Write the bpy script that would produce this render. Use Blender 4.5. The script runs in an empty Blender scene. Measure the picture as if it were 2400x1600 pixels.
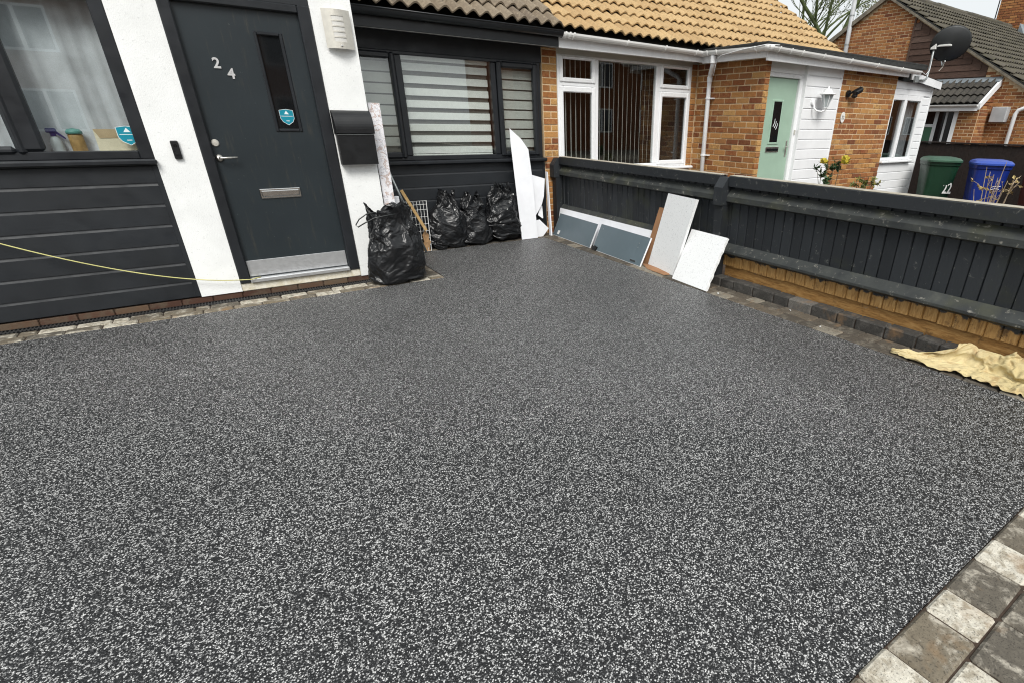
import bpy, bmesh, math, random
import numpy as np
from mathutils import Matrix, Vector
random.seed(7); rng = np.random.default_rng(11)
scene = bpy.context.scene
COL = scene.collection
rad = math.radians

# ------------------------------------------------------------------ camera, sky, sun, exposure
cd = bpy.data.cameras.new("Camera"); cam = bpy.data.objects.new("Camera", cd); COL.objects.link(cam)
cd.sensor_width = 36.0; cd.lens = 18.28; cd.shift_x = -0.0942; cd.shift_y = 0.0333
cd.clip_start = 0.05; cd.clip_end = 2000
_r = Vector((0.8073, -0.5899, 0.0154)).normalized()
_f = Vector((0.5359, 0.7219, -0.4378)); _f = (_f - _r * _f.dot(_r)).normalized()
_u = _r.cross(_f)
cam.matrix_world = Matrix(((_r.x, _u.x, -_f.x, 0), (_r.y, _u.y, -_f.y, 0), (_r.z, _u.z, -_f.z, 1.465), (0, 0, 0, 1)))
scene.camera = cam

SUN_EL, SUN_AZ = rad(47), rad(207)          # azimuth from +Y towards +X
w = bpy.data.worlds.new("World"); scene.world = w; w.use_nodes = True
wn = w.node_tree; wn.nodes.clear()
sky = wn.nodes.new("ShaderNodeTexSky"); sky.sky_type = 'NISHITA'; sky.sun_disc = False
sky.sun_elevation = SUN_EL; sky.sun_rotation = SUN_AZ; sky.air_density = 1.0; sky.dust_density = 4.0
hs = wn.nodes.new("ShaderNodeHueSaturation"); hs.inputs['Saturation'].default_value = 0.12
mxw = wn.nodes.new("ShaderNodeMix"); mxw.data_type = 'RGBA'; mxw.inputs[0].default_value = 0.7
mxw.inputs[7].default_value = (5.0, 5.3, 5.4, 1)      # even overcast layer
bgw = wn.nodes.new("ShaderNodeBackground"); bgw.inputs['Strength'].default_value = 0.10
wo = wn.nodes.new("ShaderNodeOutputWorld")
wn.links.new(sky.outputs[0], hs.inputs['Color']); wn.links.new(hs.outputs[0], mxw.inputs[6])
wn.links.new(mxw.outputs[2], bgw.inputs['Color']); wn.links.new(bgw.outputs[0], wo.inputs[0])

sd = bpy.data.lights.new("Sun", 'SUN'); sun = bpy.data.objects.new("Sun", sd); COL.objects.link(sun)
sd.energy = 1.5; sd.angle = rad(25); sd.color = (1.0, 0.97, 0.92)
sdir = Vector((math.sin(SUN_AZ) * math.cos(SUN_EL), math.cos(SUN_AZ) * math.cos(SUN_EL), math.sin(SUN_EL)))
sun.rotation_euler = sdir.to_track_quat('Z', 'Y').to_euler(); sun.location = (-4, -6, 12)

vs = scene.view_settings
vs.view_transform = 'Standard'; vs.look = 'None'; vs.exposure = 0.92; vs.gamma = 1.0; vs.use_curve_mapping = False
scene.cycles.use_denoising = True; scene.cycles.denoising_input_passes = 'RGB_ALBEDO_NORMAL'; scene.cycles.denoising_prefilter = 'NONE'; scene.cycles.filter_width = 1.1
scene.cycles.max_bounces = 8; scene.cycles.transparent_max_bounces = 12

# ------------------------------------------------------------------ materials
class Mat:
    def __init__(s, name, base=(0.5, 0.5, 0.5), rough=0.5, metal=0.0, spec=0.5, **kw):
        s.m = bpy.data.materials.new(name); s.m.use_nodes = True; s.nt = s.m.node_tree
        s.b = s.nt.nodes['Principled BSDF']; s.out = s.nt.nodes['Material Output']
        s.set('Base Color', base); s.set('Roughness', rough); s.set('Metallic', metal)
        s.set('Specular IOR Level', spec)
        for k, v in kw.items(): s.set(k.replace('_', ' '), v)
    def set(s, k, v):
        if isinstance(v, (tuple, list)): v = tuple(v) + (1,) if len(v) == 3 else v
        if hasattr(v, 'is_output'): s.nt.links.new(v, s.b.inputs[k])
        else: s.b.inputs[k].default_value = v
    def n(s, t, **kw):
        nd = s.nt.nodes.new(t)
        for k, v in kw.items():
            if hasattr(nd, k) and k not in nd.inputs.keys(): setattr(nd, k, v)
            else: s.i(nd, k, v)
        return nd
    def i(s, nd, k, v):
        if hasattr(v, 'is_output'): s.nt.links.new(v, nd.inputs[k])
        else:
            if isinstance(v, (tuple, list)) and len(v) == 3 and nd.inputs[k].type == 'RGBA': v = tuple(v) + (1,)
            nd.inputs[k].default_value = v
    def pos(s, scale=(1, 1, 1)):
        g = s.n('ShaderNodeNewGeometry'); mp = s.n('ShaderNodeMapping'); s.i(mp, 'Vector', g.outputs['Position']); s.i(mp, 'Scale', scale)
        return mp.outputs[0]
    def noise(s, scale, detail=3, rough=0.55, vec=None, dist=0.0):
        nd = s.n('ShaderNodeTexNoise'); s.i(nd, 'Vector', vec if vec is not None else s.pos())
        s.i(nd, 'Scale', scale); s.i(nd, 'Detail', detail); s.i(nd, 'Roughness', rough); s.i(nd, 'Distortion', dist)
        return nd.outputs['Fac']
    def ramp(s, fac, stops, interp='LINEAR'):
        nd = s.n('ShaderNodeValToRGB'); cr = nd.color_ramp; cr.interpolation = interp
        while len(cr.elements) < len(stops): cr.elements.new(0.5)
        for e, (p, c) in zip(cr.elements, stops):
            e.position = p; e.color = (c, c, c, 1) if not isinstance(c, tuple) else tuple(c) + (1,)
        s.i(nd, 'Fac', fac); return nd.outputs['Color']
    def mix(s, fac, a, b, blend='MIX'):
        nd = s.n('ShaderNodeMix'); nd.data_type = 'RGBA'; nd.blend_type = blend
        for k, v in ((0, fac), (6, a), (7, b)):
            if hasattr(v, 'is_output'): s.nt.links.new(v, nd.inputs[k])
            else: nd.inputs[k].default_value = (tuple(v) + (1,) if isinstance(v, tuple) and len(v) == 3 else v)
        return nd.outputs[2]
    def math(s, op, a, b=0.0):
        nd = s.n('ShaderNodeMath'); nd.operation = op
        for k, v in ((0, a), (1, b)):
            if hasattr(v, 'is_output'): s.nt.links.new(v, nd.inputs[k])
            else: nd.inputs[k].default_value = v
        return nd.outputs[0]
    def rnd(s):   # one random value per piece, whether it is an object or an island of a joined mesh
        o = s.n('ShaderNodeObjectInfo'); g = s.n('ShaderNodeNewGeometry')
        return s.math('FRACT', s.math('ADD', o.outputs['Random'], g.outputs['Random Per Island']))
    def bump(s, h, strength=0.3, dist=0.01):
        nd = s.n('ShaderNodeBump'); s.i(nd, 'Height', h); s.i(nd, 'Strength', strength); s.i(nd, 'Distance', dist)
        s.nt.links.new(nd.outputs[0], s.b.inputs['Normal'])
M = {}
def plain(name, base, rough=0.5, metal=0.0, var=0.12, scale=6.0, bump=0.0, bscale=80.0, spec=0.5):
    m = Mat(name, base, rough, metal, spec)
    lo = tuple(c * (1 - var) for c in base); hi = tuple(min(1, c * (1 + var)) for c in base)
    nz = m.noise(scale, 4)
    m.set('Base Color', m.ramp(nz, [(0.3, lo), (0.7, hi)]))
    m.set('Roughness', m.ramp(m.noise(scale * 2.3, 3), [(0.3, max(0.03, rough * 0.85)), (0.7, min(1, rough * 1.15))]))
    if bump: m.bump(m.noise(bscale, 3), bump, 0.004)
    M[name] = m.m; return m

# resin-bound aggregate
m = Mat('resin', rough=0.42); vo = m.n('ShaderNodeTexVoronoi'); m.i(vo, 'Vector', m.pos()); m.i(vo, 'Scale', 235.0)
sep = m.n('ShaderNodeSeparateColor'); m.i(sep, 'Color', vo.outputs['Color'])
clump = m.math('ADD', sep.outputs[0], m.math('MULTIPLY', m.math('SUBTRACT', m.noise(60, 3, 0.6), 0.5), 0.75))
stone = m.ramp(clump, [(0.0, (0.0055, 0.0058, 0.0066)), (0.45, (0.0120, 0.0125, 0.0138)), (0.60, (0.034, 0.035, 0.037)), (0.70, (0.085, 0.086, 0.088)),
                       (0.76, (0.22, 0.22, 0.22)), (0.82, (0.44, 0.44, 0.435)), (1.0, (0.80, 0.795, 0.78))])
big = m.ramp(m.noise(0.9, 3), [(0.3, 0.86), (0.7, 1.1)])
st2 = m.mix(1.0, stone, big, 'MULTIPLY')
edge = m.ramp(vo.outputs['Distance'], [(0.30, 1.0), (0.75, 0.35)])
m.set('Base Color', m.mix(1.0, st2, edge, 'MULTIPLY')); m.set('Roughness', m.ramp(sep.outputs[1], [(0, 0.30), (1, 0.65)]))
m.bump(m.math('SUBTRACT', 1.0, vo.outputs['Distance']), 0.55, 0.004); M['resin'] = m.m

# tumbled concrete block paving
def paver(name, pale, tan, dark, share, blot=0.75):
    m = Mat(name, rough=0.85)
    r = m.rnd(); r2 = m.math('FRACT', m.math('MULTIPLY', r, 5.77))
    body = m.ramp(r2, [(0.0, dark), (1.0, tan)])
    isp = m.ramp(r, [(max(0.0, share - 0.01), 0.0), (min(1.0, share + 0.01), 1.0)]) if 0.0 < share < 1.0 else (0.0 if share >= 1.0 else 1.0)
    b1 = m.ramp(m.noise(11, 6, 0.68, dist=0.4), [(0.50, 0.0), (0.64, blot)]); b2 = m.ramp(m.noise(17, 6, 0.7, dist=0.5), [(0.46, 0.0), (0.60, blot)])
    ca = m.mix(b1, body, pale); cb = m.mix(b2, pale, tan)
    c = m.mix(isp, ca, cb)
    pit = m.ramp(m.noise(150, 3), [(0.34, 0.45), (0.45, 1.0)]); c = m.mix(1.0, c, pit, 'MULTIPLY')
    c = m.mix(1.0, c, m.ramp(m.noise(45, 4), [(0.3, 0.78), (0.7, 1.12)]), 'MULTIPLY')
    rust = m.ramp(m.noise(6, 4), [(0.60, 0.0), (0.74, 0.5)]); c = m.mix(rust, c, (0.26, 0.15, 0.065))
    m.set('Base Color', c); m.bump(m.noise(80, 5, 0.6), 0.6, 0.005); M[name] = m.m
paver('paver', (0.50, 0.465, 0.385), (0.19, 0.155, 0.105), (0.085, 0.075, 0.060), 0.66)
paver('paver_brown', (0.48, 0.44, 0.365), (0.19, 0.158, 0.110), (0.100, 0.088, 0.070), 1.0, 0.8)
paver('paver_pale', (0.60, 0.565, 0.48), (0.22, 0.18, 0.12), (0.1, 0.09, 0.07), 0.0, 0.7)
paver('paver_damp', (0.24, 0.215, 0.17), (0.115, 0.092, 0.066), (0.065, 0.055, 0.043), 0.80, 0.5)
paver('kerb_concrete', (0.15, 0.14, 0.125), (0.060, 0.056, 0.050), (0.040, 0.037, 0.033), 0.9, 0.4)
plain('joint_sand', (0.045, 0.028, 0.018), 0.95, var=0.3, scale=30)
plain('ground_earth', (0.10, 0.085, 0.06), 0.95, var=0.4, scale=1.5, bump=0.3)

# white render
m = Mat('render_white', rough=0.88); d = m.ramp(m.noise(2.2, 5, 0.6), [(0.35, (0.76, 0.77, 0.76)), (0.6, (0.85, 0.86, 0.85))])
sp = m.ramp(m.noise(55, 2), [(0.28, 0.86), (0.36, 1.0)]); m.set('Base Color', m.mix(1.0, d, sp, 'MULTIPLY'))
m.bump(m.noise(120, 3), 0.55, 0.004); M['render_white'] = m.m
m = Mat('render_cream', rough=0.9); m.set('Base Color', m.ramp(m.noise(18, 5, 0.65), [(0.35, (0.60, 0.54, 0.40)), (0.6, (0.78, 0.74, 0.64))]))
m.bump(m.noise(90, 3), 0.5, 0.004); M['render_cream'] = m.m

def darkpaint(name, base, rough, grain=(6, 60, 60), scratch=0.0):
    m = Mat(name, rough=rough)
    lo = tuple(c * 0.8 for c in base); hi = tuple(c * 1.25 for c in base)
    c = m.ramp(m.noise(3.0, 4), [(0.3, lo), (0.7, hi)])
    if scratch:
        s1 = m.ramp(m.noise(22, 6, 0.7, vec=m.pos((0.35, 1, 1)), dist=0.6), [(0.69, 0.0), (0.74, scratch * 2)])
        c = m.mix(s1, c, (0.16, 0.165, 0.165))
    m.set('Base Color', c); m.set('Roughness', m.ramp(m.noise(9, 4), [(0.3, rough * 0.8), (0.7, min(1, rough * 1.2))]))
    m.bump(m.noise(8, 4, vec=m.pos(grain)), 0.12, 0.003); M[name] = m.m; return m
darkpaint('anthracite_wood', (0.0092, 0.0116, 0.0148), 0.55, (0.5, 12, 12), 0.12)
darkpaint('anthracite_frame', (0.0115, 0.0135, 0.0165), 0.38, (0.6, 8, 8))
darkpaint('black_plastic', (0.0055, 0.006, 0.007), 0.38)
darkpaint('gutter_black', (0.008, 0.010, 0.012), 0.33)
m = Mat('door_anthracite', rough=0.4)
c = m.ramp(m.noise(2.0, 4), [(0.3, (0.0120, 0.0180, 0.0218)), (0.7, (0.0175, 0.0250, 0.0295))])
stv = m.ramp(m.noise(5, 5, 0.7, vec=m.pos((5, 1, 0.55))), [(0.57, 0.0), (0.76, 0.34)])
c = m.mix(stv, c, (0.10, 0.08, 0.05)); spk = m.ramp(m.noise(38, 3), [(0.73, 0.0), (0.78, 0.4)])
c = m.mix(spk, c, (0.25, 0.25, 0.23)); m.set('Base Color', c); m.bump(m.noise(6, 4, vec=m.pos((14, 1, 1))), 0.15, 0.003); M['door_anthracite'] = m.m

# fence: weathered dark stain with algae and scuffs
m = Mat('fence_paint', rough=0.6)
c = m.ramp(m.rnd(), [(0.0, (0.0125, 0.0150, 0.0180)), (1.0, (0.0210, 0.0245, 0.0285))])
alg = m.ramp(m.noise(2.6, 5, 0.65), [(0.56, 0.0), (0.72, 0.55)]); c = m.mix(alg, c, (0.034, 0.038, 0.018))
scu = m.ramp(m.noise(17, 6, 0.72, dist=0.8), [(0.60, 0.0), (0.68, 0.55)]); c = m.mix(scu, c, (0.20, 0.20, 0.18))
m.set('Base Color', c); m.bump(m.noise(9, 5, vec=m.pos((6, 6, 1))), 0.35, 0.004); M['fence_paint'] = m.m
m = Mat('rail_worn', rough=0.65)
c = m.ramp(m.noise(5, 5, 0.65), [(0.3, (0.018, 0.021, 0.023)), (0.6, (0.042, 0.046, 0.043)), (0.75, (0.075, 0.078, 0.066))])
alg = m.ramp(m.noise(3.3, 4), [(0.55, 0.0), (0.7, 0.6)]); c = m.mix(alg, c, (0.060, 0.062, 0.030))
scu = m.ramp(m.noise(21, 6, 0.7, dist=0.6), [(0.59, 0.0), (0.68, 0.6)]); c = m.mix(scu, c, (0.38, 0.36, 0.31))
m.set('Base Color', c); m.bump(m.noise(12, 5, vec=m.pos((6, 1, 6))), 0.35, 0.004); M['rail_worn'] = m.m
m = Mat('timber_raw', rough=0.75)
g1 = m.ramp(m.noise(10, 6, 0.65, vec=m.pos((6, 1, 7)), dist=0.5), [(0.3, (0.16, 0.075, 0.018)), (0.5, (0.33, 0.170, 0.048)), (0.72, (0.46, 0.27, 0.095))])
st = m.ramp(m.noise(8, 6, 0.7), [(0.60, 0.0), (0.70, 0.75)]); c = m.mix(st, g1, (0.06, 0.03, 0.012))
pt = m.ramp(m.noise(5.5, 4), [(0.64, 0.0), (0.68, 0.85)]); c = m.mix(pt, c, (0.20, 0.20, 0.20))
m.set('Base Color', c); m.bump(m.noise(14, 4, vec=m.pos((8, 1, 8))), 0.3, 0.003); M['timber_raw'] = m.m
m = Mat('timber_pale', rough=0.8); m.set('Base Color', m.ramp(m.noise(16, 5, vec=m.pos((5, 1, 5))), [(0.3, (0.22, 0.19, 0.14)), (0.7, (0.52, 0.48, 0.40))])); M['timber_pale'] = m.m
m = Mat('timber_stick', rough=0.7); m.set('Base Color', m.ramp(m.noise(30, 4), [(0.3, (0.52, 0.33, 0.13)), (0.7, (0.68, 0.46, 0.21))])); M['timber_stick'] = m.m

# bricks
def brickmat(name, tones, mort=None):
    m = Mat(name, rough=0.9); r = m.rnd()
    c = m.ramp(r, [(i / (len(tones) - 1), t) for i, t in enumerate(tones)], 'CONSTANT' if False else 'LINEAR')
    k1 = m.ramp(m.noise(24, 4, 0.6), [(0.42, 0.0), (0.58, 0.8)]); r2 = m.math('FRACT', m.math('MULTIPLY', r, 7.31))
    alt = m.ramp(r2, [(0.0, (0.11, 0.042, 0.018)), (0.5, (0.47, 0.245, 0.08)), (1.0, (0.18, 0.075, 0.028))])
    c = m.mix(m.math('MULTIPLY', k1, 0.65), c, alt)
    c = m.mix(1.0, c, m.ramp(m.noise(110, 3), [(0.3, 0.72), (0.6, 1.08)]), 'MULTIPLY')
    m.set('Base Color', c); m.bump(m.noise(85, 4), 0.5, 0.004); M[name] = m.m
brickmat('brick', [(0.14, 0.038, 0.014), (0.28, 0.085, 0.024), (0.48, 0.235, 0.068), (0.18, 0.050, 0.018), (0.38, 0.155, 0.042), (0.55, 0.325, 0.115), (0.24, 0.070, 0.022), (0.44, 0.20, 0.062)])
brickmat('brick_far', [(0.16, 0.046, 0.018), (0.30, 0.105, 0.032), (0.19, 0.055, 0.020), (0.40, 0.18, 0.060), (0.24, 0.076, 0.025)])
plain('mortar', (0.56, 0.42, 0.26), 0.95, var=0.2, scale=25, bump=0.4)
m = Mat('brick_plinth', rough=0.9); c = m.ramp(m.rnd(), [(0.0, (0.060, 0.026, 0.016)), (0.5, (0.085, 0.040, 0.024)), (1.0, (0.13, 0.085, 0.050))])
dirt = m.ramp(m.noise(9, 5, 0.65), [(0.45, 0.0), (0.6, 0.7)]); c = m.mix(dirt, c, (0.10, 0.075, 0.05)); m.set('Base Color', c); m.bump(m.noise(60, 4), 0.5, 0.005); M['brick_plinth'] = m.m
plain('verge_mortar', (0.17, 0.15, 0.115), 0.9, var=0.4, scale=8)
plain('soot_mortar', (0.10, 0.08, 0.06), 0.95, var=0.3, scale=25)

def tilemat(name, tones, spk, rough=0.85):
    m = Mat(name, rough=rough); c = m.ramp(m.rnd(), [(i / (len(tones) - 1), t) for i, t in enumerate(tones)])
    k = m.ramp(m.noise(22, 5, 0.68), [(0.50, 0.0), (0.68, 0.7)]); c = m.mix(k, c, spk)
    c = m.mix(1.0, c, m.ramp(m.noise(70, 3), [(0.3, 0.8), (0.6, 1.06)]), 'MULTIPLY')
    m.set('Base Color', c); m.bump(m.noise(90, 4), 0.45, 0.004); M[name] = m.m
tilemat('tile_tan', [(0.43, 0.290, 0.138), (0.48, 0.332, 0.165), (0.385, 0.252, 0.118)], (0.27, 0.195, 0.095))
tilemat('tile_grey', [(0.165, 0.128, 0.088), (0.215, 0.172, 0.122), (0.13, 0.10, 0.072)], (0.32, 0.26, 0.18))
tilemat('tile_dark', [(0.035, 0.031, 0.026), (0.05, 0.044, 0.037), (0.028, 0.025, 0.021)], (0.075, 0.07, 0.048))
tilemat('tile_moss', [(0.062, 0.054, 0.041), (0.095, 0.083, 0.064), (0.045, 0.040, 0.031)], (0.10, 0.095, 0.035))
plain('roof_felt', (0.022, 0.023, 0.022), 0.9, var=0.35, scale=12, bump=0.3)

plain('upvc_white', (0.80, 0.81, 0.82), 0.28, var=0.03, scale=3)
plain('gutter_white', (0.78, 0.78, 0.76), 0.32, var=0.07, scale=5)
plain('shiplap_white', (0.82, 0.83, 0.84), 0.35, var=0.05, scale=4)
plain('soffit_beige', (0.46, 0.45, 0.40), 0.6, var=0.05)
plain('door_sage', (0.33, 0.465, 0.365), 0.35, var=0.07, scale=3, bump=0.1)
plain('steel', (0.60, 0.58, 0.54), 0.32, 1.0, var=0.08, scale=12)
plain('numeral_silver', (0.70, 0.70, 0.70), 0.40, 0.6, var=0.05)
plain('chrome', (0.75, 0.74, 0.72), 0.16, 1.0, var=0.04)
plain('alu_kick', (0.62, 0.63, 0.64), 0.42, 0.85, var=0.06, scale=20)
plain('galv', (0.32, 0.34, 0.34), 0.45, 0.7, var=0.15, scale=20)
plain('brushed_nickel', (0.66, 0.635, 0.57), 0.45, 0.55, var=0.06, scale=30)
plain('slot_frost', (0.62, 0.61, 0.58), 0.5, var=0.03)
plain('lens_white', (0.78, 0.77, 0.73), 0.35, var=0.03)
plain('sticker_teal', (0.010, 0.24, 0.33), 0.3, var=0.05)
plain('sticker_white', (0.75, 0.80, 0.80), 0.4, var=0.02)
plain('grate_grey', (0.028, 0.028, 0.028), 0.6, var=0.3, scale=40)
plain('drip_grey', (0.10, 0.10, 0.095), 0.45)
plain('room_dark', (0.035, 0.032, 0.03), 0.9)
plain('curtain_net', (0.56, 0.58, 0.60), 0.85, var=0.18, scale=5, bump=0.2)
plain('curtain_grey', (0.22, 0.225, 0.235), 0.85, var=0.3, scale=6)
plain('blind_light', (0.82, 0.82, 0.77), 0.8, var=0.04, scale=30, bump=0.1, bscale=300)
plain('blind_grey', (0.50, 0.50, 0.455), 0.8, var=0.05, scale=30)
plain('blind_dark', (0.13, 0.125, 0.11), 0.8, var=0.1, scale=30)
plain('blind_slat', (0.55, 0.54, 0.50), 0.7, var=0.04)
plain('white_board', (0.82, 0.83, 0.86), 0.38, var=0.05, scale=5)
m = Mat('polystyrene', rough=0.8); vv = m.n('ShaderNodeTexVoronoi'); m.i(vv, 'Vector', m.pos()); m.i(vv, 'Scale', 160.0)
pc = m.ramp(m.noise(60, 3), [(0.30, (0.66, 0.67, 0.67)), (0.44, (0.82, 0.83, 0.83))]); m.set('Base Color', pc); m.bump(vv.outputs['Distance'], 0.4, 0.003); M['polystyrene'] = m.m
plain('poly_edge', (0.72, 0.68, 0.58), 0.8, var=0.15, scale=25, bump=0.5)
plain('cabinet_grey', (0.105, 0.140, 0.160), 0.4, var=0.06, scale=3)
plain('cardboard_tan', (0.42, 0.25, 0.12), 0.85, var=0.3, scale=30)
plain('cardboard', (0.30, 0.155, 0.075), 0.85, var=0.12, scale=10)
m = Mat('marble_wrap', rough=0.4); vz = m.ramp(m.noise(13, 2, 0.5, dist=2.0), [(0.56, 0.0), (0.60, 0.85), (0.64, 0.2), (0.70, 0.7)])
c = m.mix(vz, (0.80, 0.79, 0.81), (0.36, 0.19, 0.11)); vy = m.ramp(m.noise(8, 2, 0.5, dist=2.5), [(0.475, 0.0), (0.50, 0.6), (0.525, 0.0)])
m.set('Base Color', m.mix(vy, c, (0.30, 0.30, 0.36))); M['marble_wrap'] = m.m
m = Mat('bag_plastic', (0.0050, 0.0054, 0.0064), 0.33, spec=0.5); m.bump(m.noise(16, 3, 0.5, dist=1.2), 0.14, 0.010); M['bag_plastic'] = m.m
plain('drawstring', (0.018, 0.02, 0.02), 0.4); plain('cord_yellow', (0.58, 0.55, 0.22), 0.6)
m = Mat('dust_sheet', rough=0.9); c = m.ramp(m.noise(3, 4), [(0.3, (0.52, 0.425, 0.215)), (0.7, (0.64, 0.54, 0.31))])
st = m.ramp(m.noise(9, 5, 0.65), [(0.50, 0.0), (0.66, 0.65)]); c = m.mix(st, c, (0.36, 0.22, 0.09)); m.set('Base Color', c)
m.bump(m.noise(400, 2), 0.25, 0.002); M['dust_sheet'] = m.m
plain('wire_white', (0.68, 0.68, 0.66), 0.4, var=0.1)
plain('bin_green', (0.006, 0.036, 0.017), 0.42, var=0.12); plain('bin_green_lid', (0.030, 0.085, 0.050), 0.45, var=0.12)
plain('bin_blue', (0.006, 0.024, 0.20), 0.38, var=0.12); plain('bin_blue_lid', (0.022, 0.065, 0.36), 0.4, var=0.1)
plain('bin_brown', (0.10, 0.028, 0.012), 0.45, var=0.12); plain('rubber', (0.012, 0.012, 0.012), 0.7)
plain('fence_brown', (0.013, 0.0065, 0.0042), 0.8, var=0.35, scale=9, bump=0.3)
m = Mat('wood_clad', rough=0.85); c = m.ramp(m.rnd(), [(0.0, (0.050, 0.025, 0.016)), (0.5, (0.085, 0.048, 0.034)), (1.0, (0.21, 0.17, 0.145))])
c = m.mix(1.0, c, m.ramp(m.noise(9, 5, vec=m.pos((1, 1, 9))), [(0.3, 0.6), (0.7, 1.3)]), 'MULTIPLY'); m.set('Base Color', c); M['wood_clad'] = m.m
plain('lead', (0.22, 0.25, 0.27), 0.55, 0.3, var=0.25, scale=10)
plain('dish_grey', (0.016, 0.018, 0.019), 0.5, var=0.15)
plain('bark', (0.10, 0.085, 0.05), 0.9, var=0.4, scale=9, bump=0.5); plain('bark_pale', (0.34, 0.26, 0.18), 0.9, var=0.35, scale=20)
plain('bark_ivy', (0.075, 0.10, 0.035), 0.9, var=0.5, scale=9)
def leafmat(name, a, b):
    m = Mat(name, rough=0.55); m.set('Base Color', m.ramp(m.rnd(), [(0.0, a), (1.0, b)])); m.set('Subsurface Weight', 0.0)
    M[name] = m.m
leafmat('leaf_spring', (0.10, 0.13, 0.03), (0.20, 0.22, 0.07)); leafmat('leaf_rose', (0.02, 0.055, 0.015), (0.05, 0.10, 0.03))
leafmat('leaf_yellow', (0.22, 0.20, 0.04), (0.10, 0.14, 0.03)); plain('petal_yellow', (0.62, 0.52, 0.07), 0.6, var=0.15, scale=30)
leafmat('leaf_dry', (0.25, 0.17, 0.07), (0.42, 0.32, 0.12))
plain('meter_grey', (0.40, 0.41, 0.42), 0.5); plain('jar_kraft', (0.35, 0.22, 0.08), 0.5, var=0.25, scale=40)
plain('jar_lid', (0.08, 0.26, 0.22), 0.4); plain('envelope', (0.70, 0.63, 0.46), 0.8, var=0.05); plain('envelope_flap', (0.45, 0.34, 0.20), 0.8)
plain('spray_blue', (0.02, 0.02, 0.13), 0.3); plain('bottle_clear', (0.42, 0.46, 0.47), 0.2); plain('tag_white', (0.8, 0.8, 0.78), 0.5)
# window glass: clear sheet with a mirror-like coat following Fresnel
m = bpy.data.materials.new('window_glass'); m.use_nodes = True; nt = m.node_tree; nt.nodes.clear()
lw_ = nt.nodes.new('ShaderNodeLayerWeight'); lw_.inputs[0].default_value = 0.5
pw = nt.nodes.new('ShaderNodeMath'); pw.operation = 'POWER'; pw.inputs[1].default_value = 4.0; nt.links.new(lw_.outputs['Facing'], pw.inputs[0])
fr = nt.nodes.new('ShaderNodeMath'); fr.operation = 'MULTIPLY_ADD'; fr.inputs[1].default_value = 0.85; fr.inputs[2].default_value = 0.075; nt.links.new(pw.outputs[0], fr.inputs[0])
tr = nt.nodes.new('ShaderNodeBsdfTransparent'); tr.inputs[0].default_value = (0.92, 0.94, 0.94, 1)
gl = nt.nodes.new('ShaderNodeBsdfGlossy'); gl.inputs['Roughness'].default_value = 0.0; gl.inputs['Color'].default_value = (1, 1, 1, 1)
mx = nt.nodes.new('ShaderNodeMixShader'); ou = nt.nodes.new('ShaderNodeOutputMaterial')
nt.links.new(fr.outputs[0], mx.inputs[0]); nt.links.new(tr.outputs[0], mx.inputs[1]); nt.links.new(gl.outputs[0], mx.inputs[2]); nt.links.new(mx.outputs[0], ou.inputs[0]); M['window_glass'] = m
plain('pane_dark', (0.008, 0.009, 0.010), 0.05, var=0.05)

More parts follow.
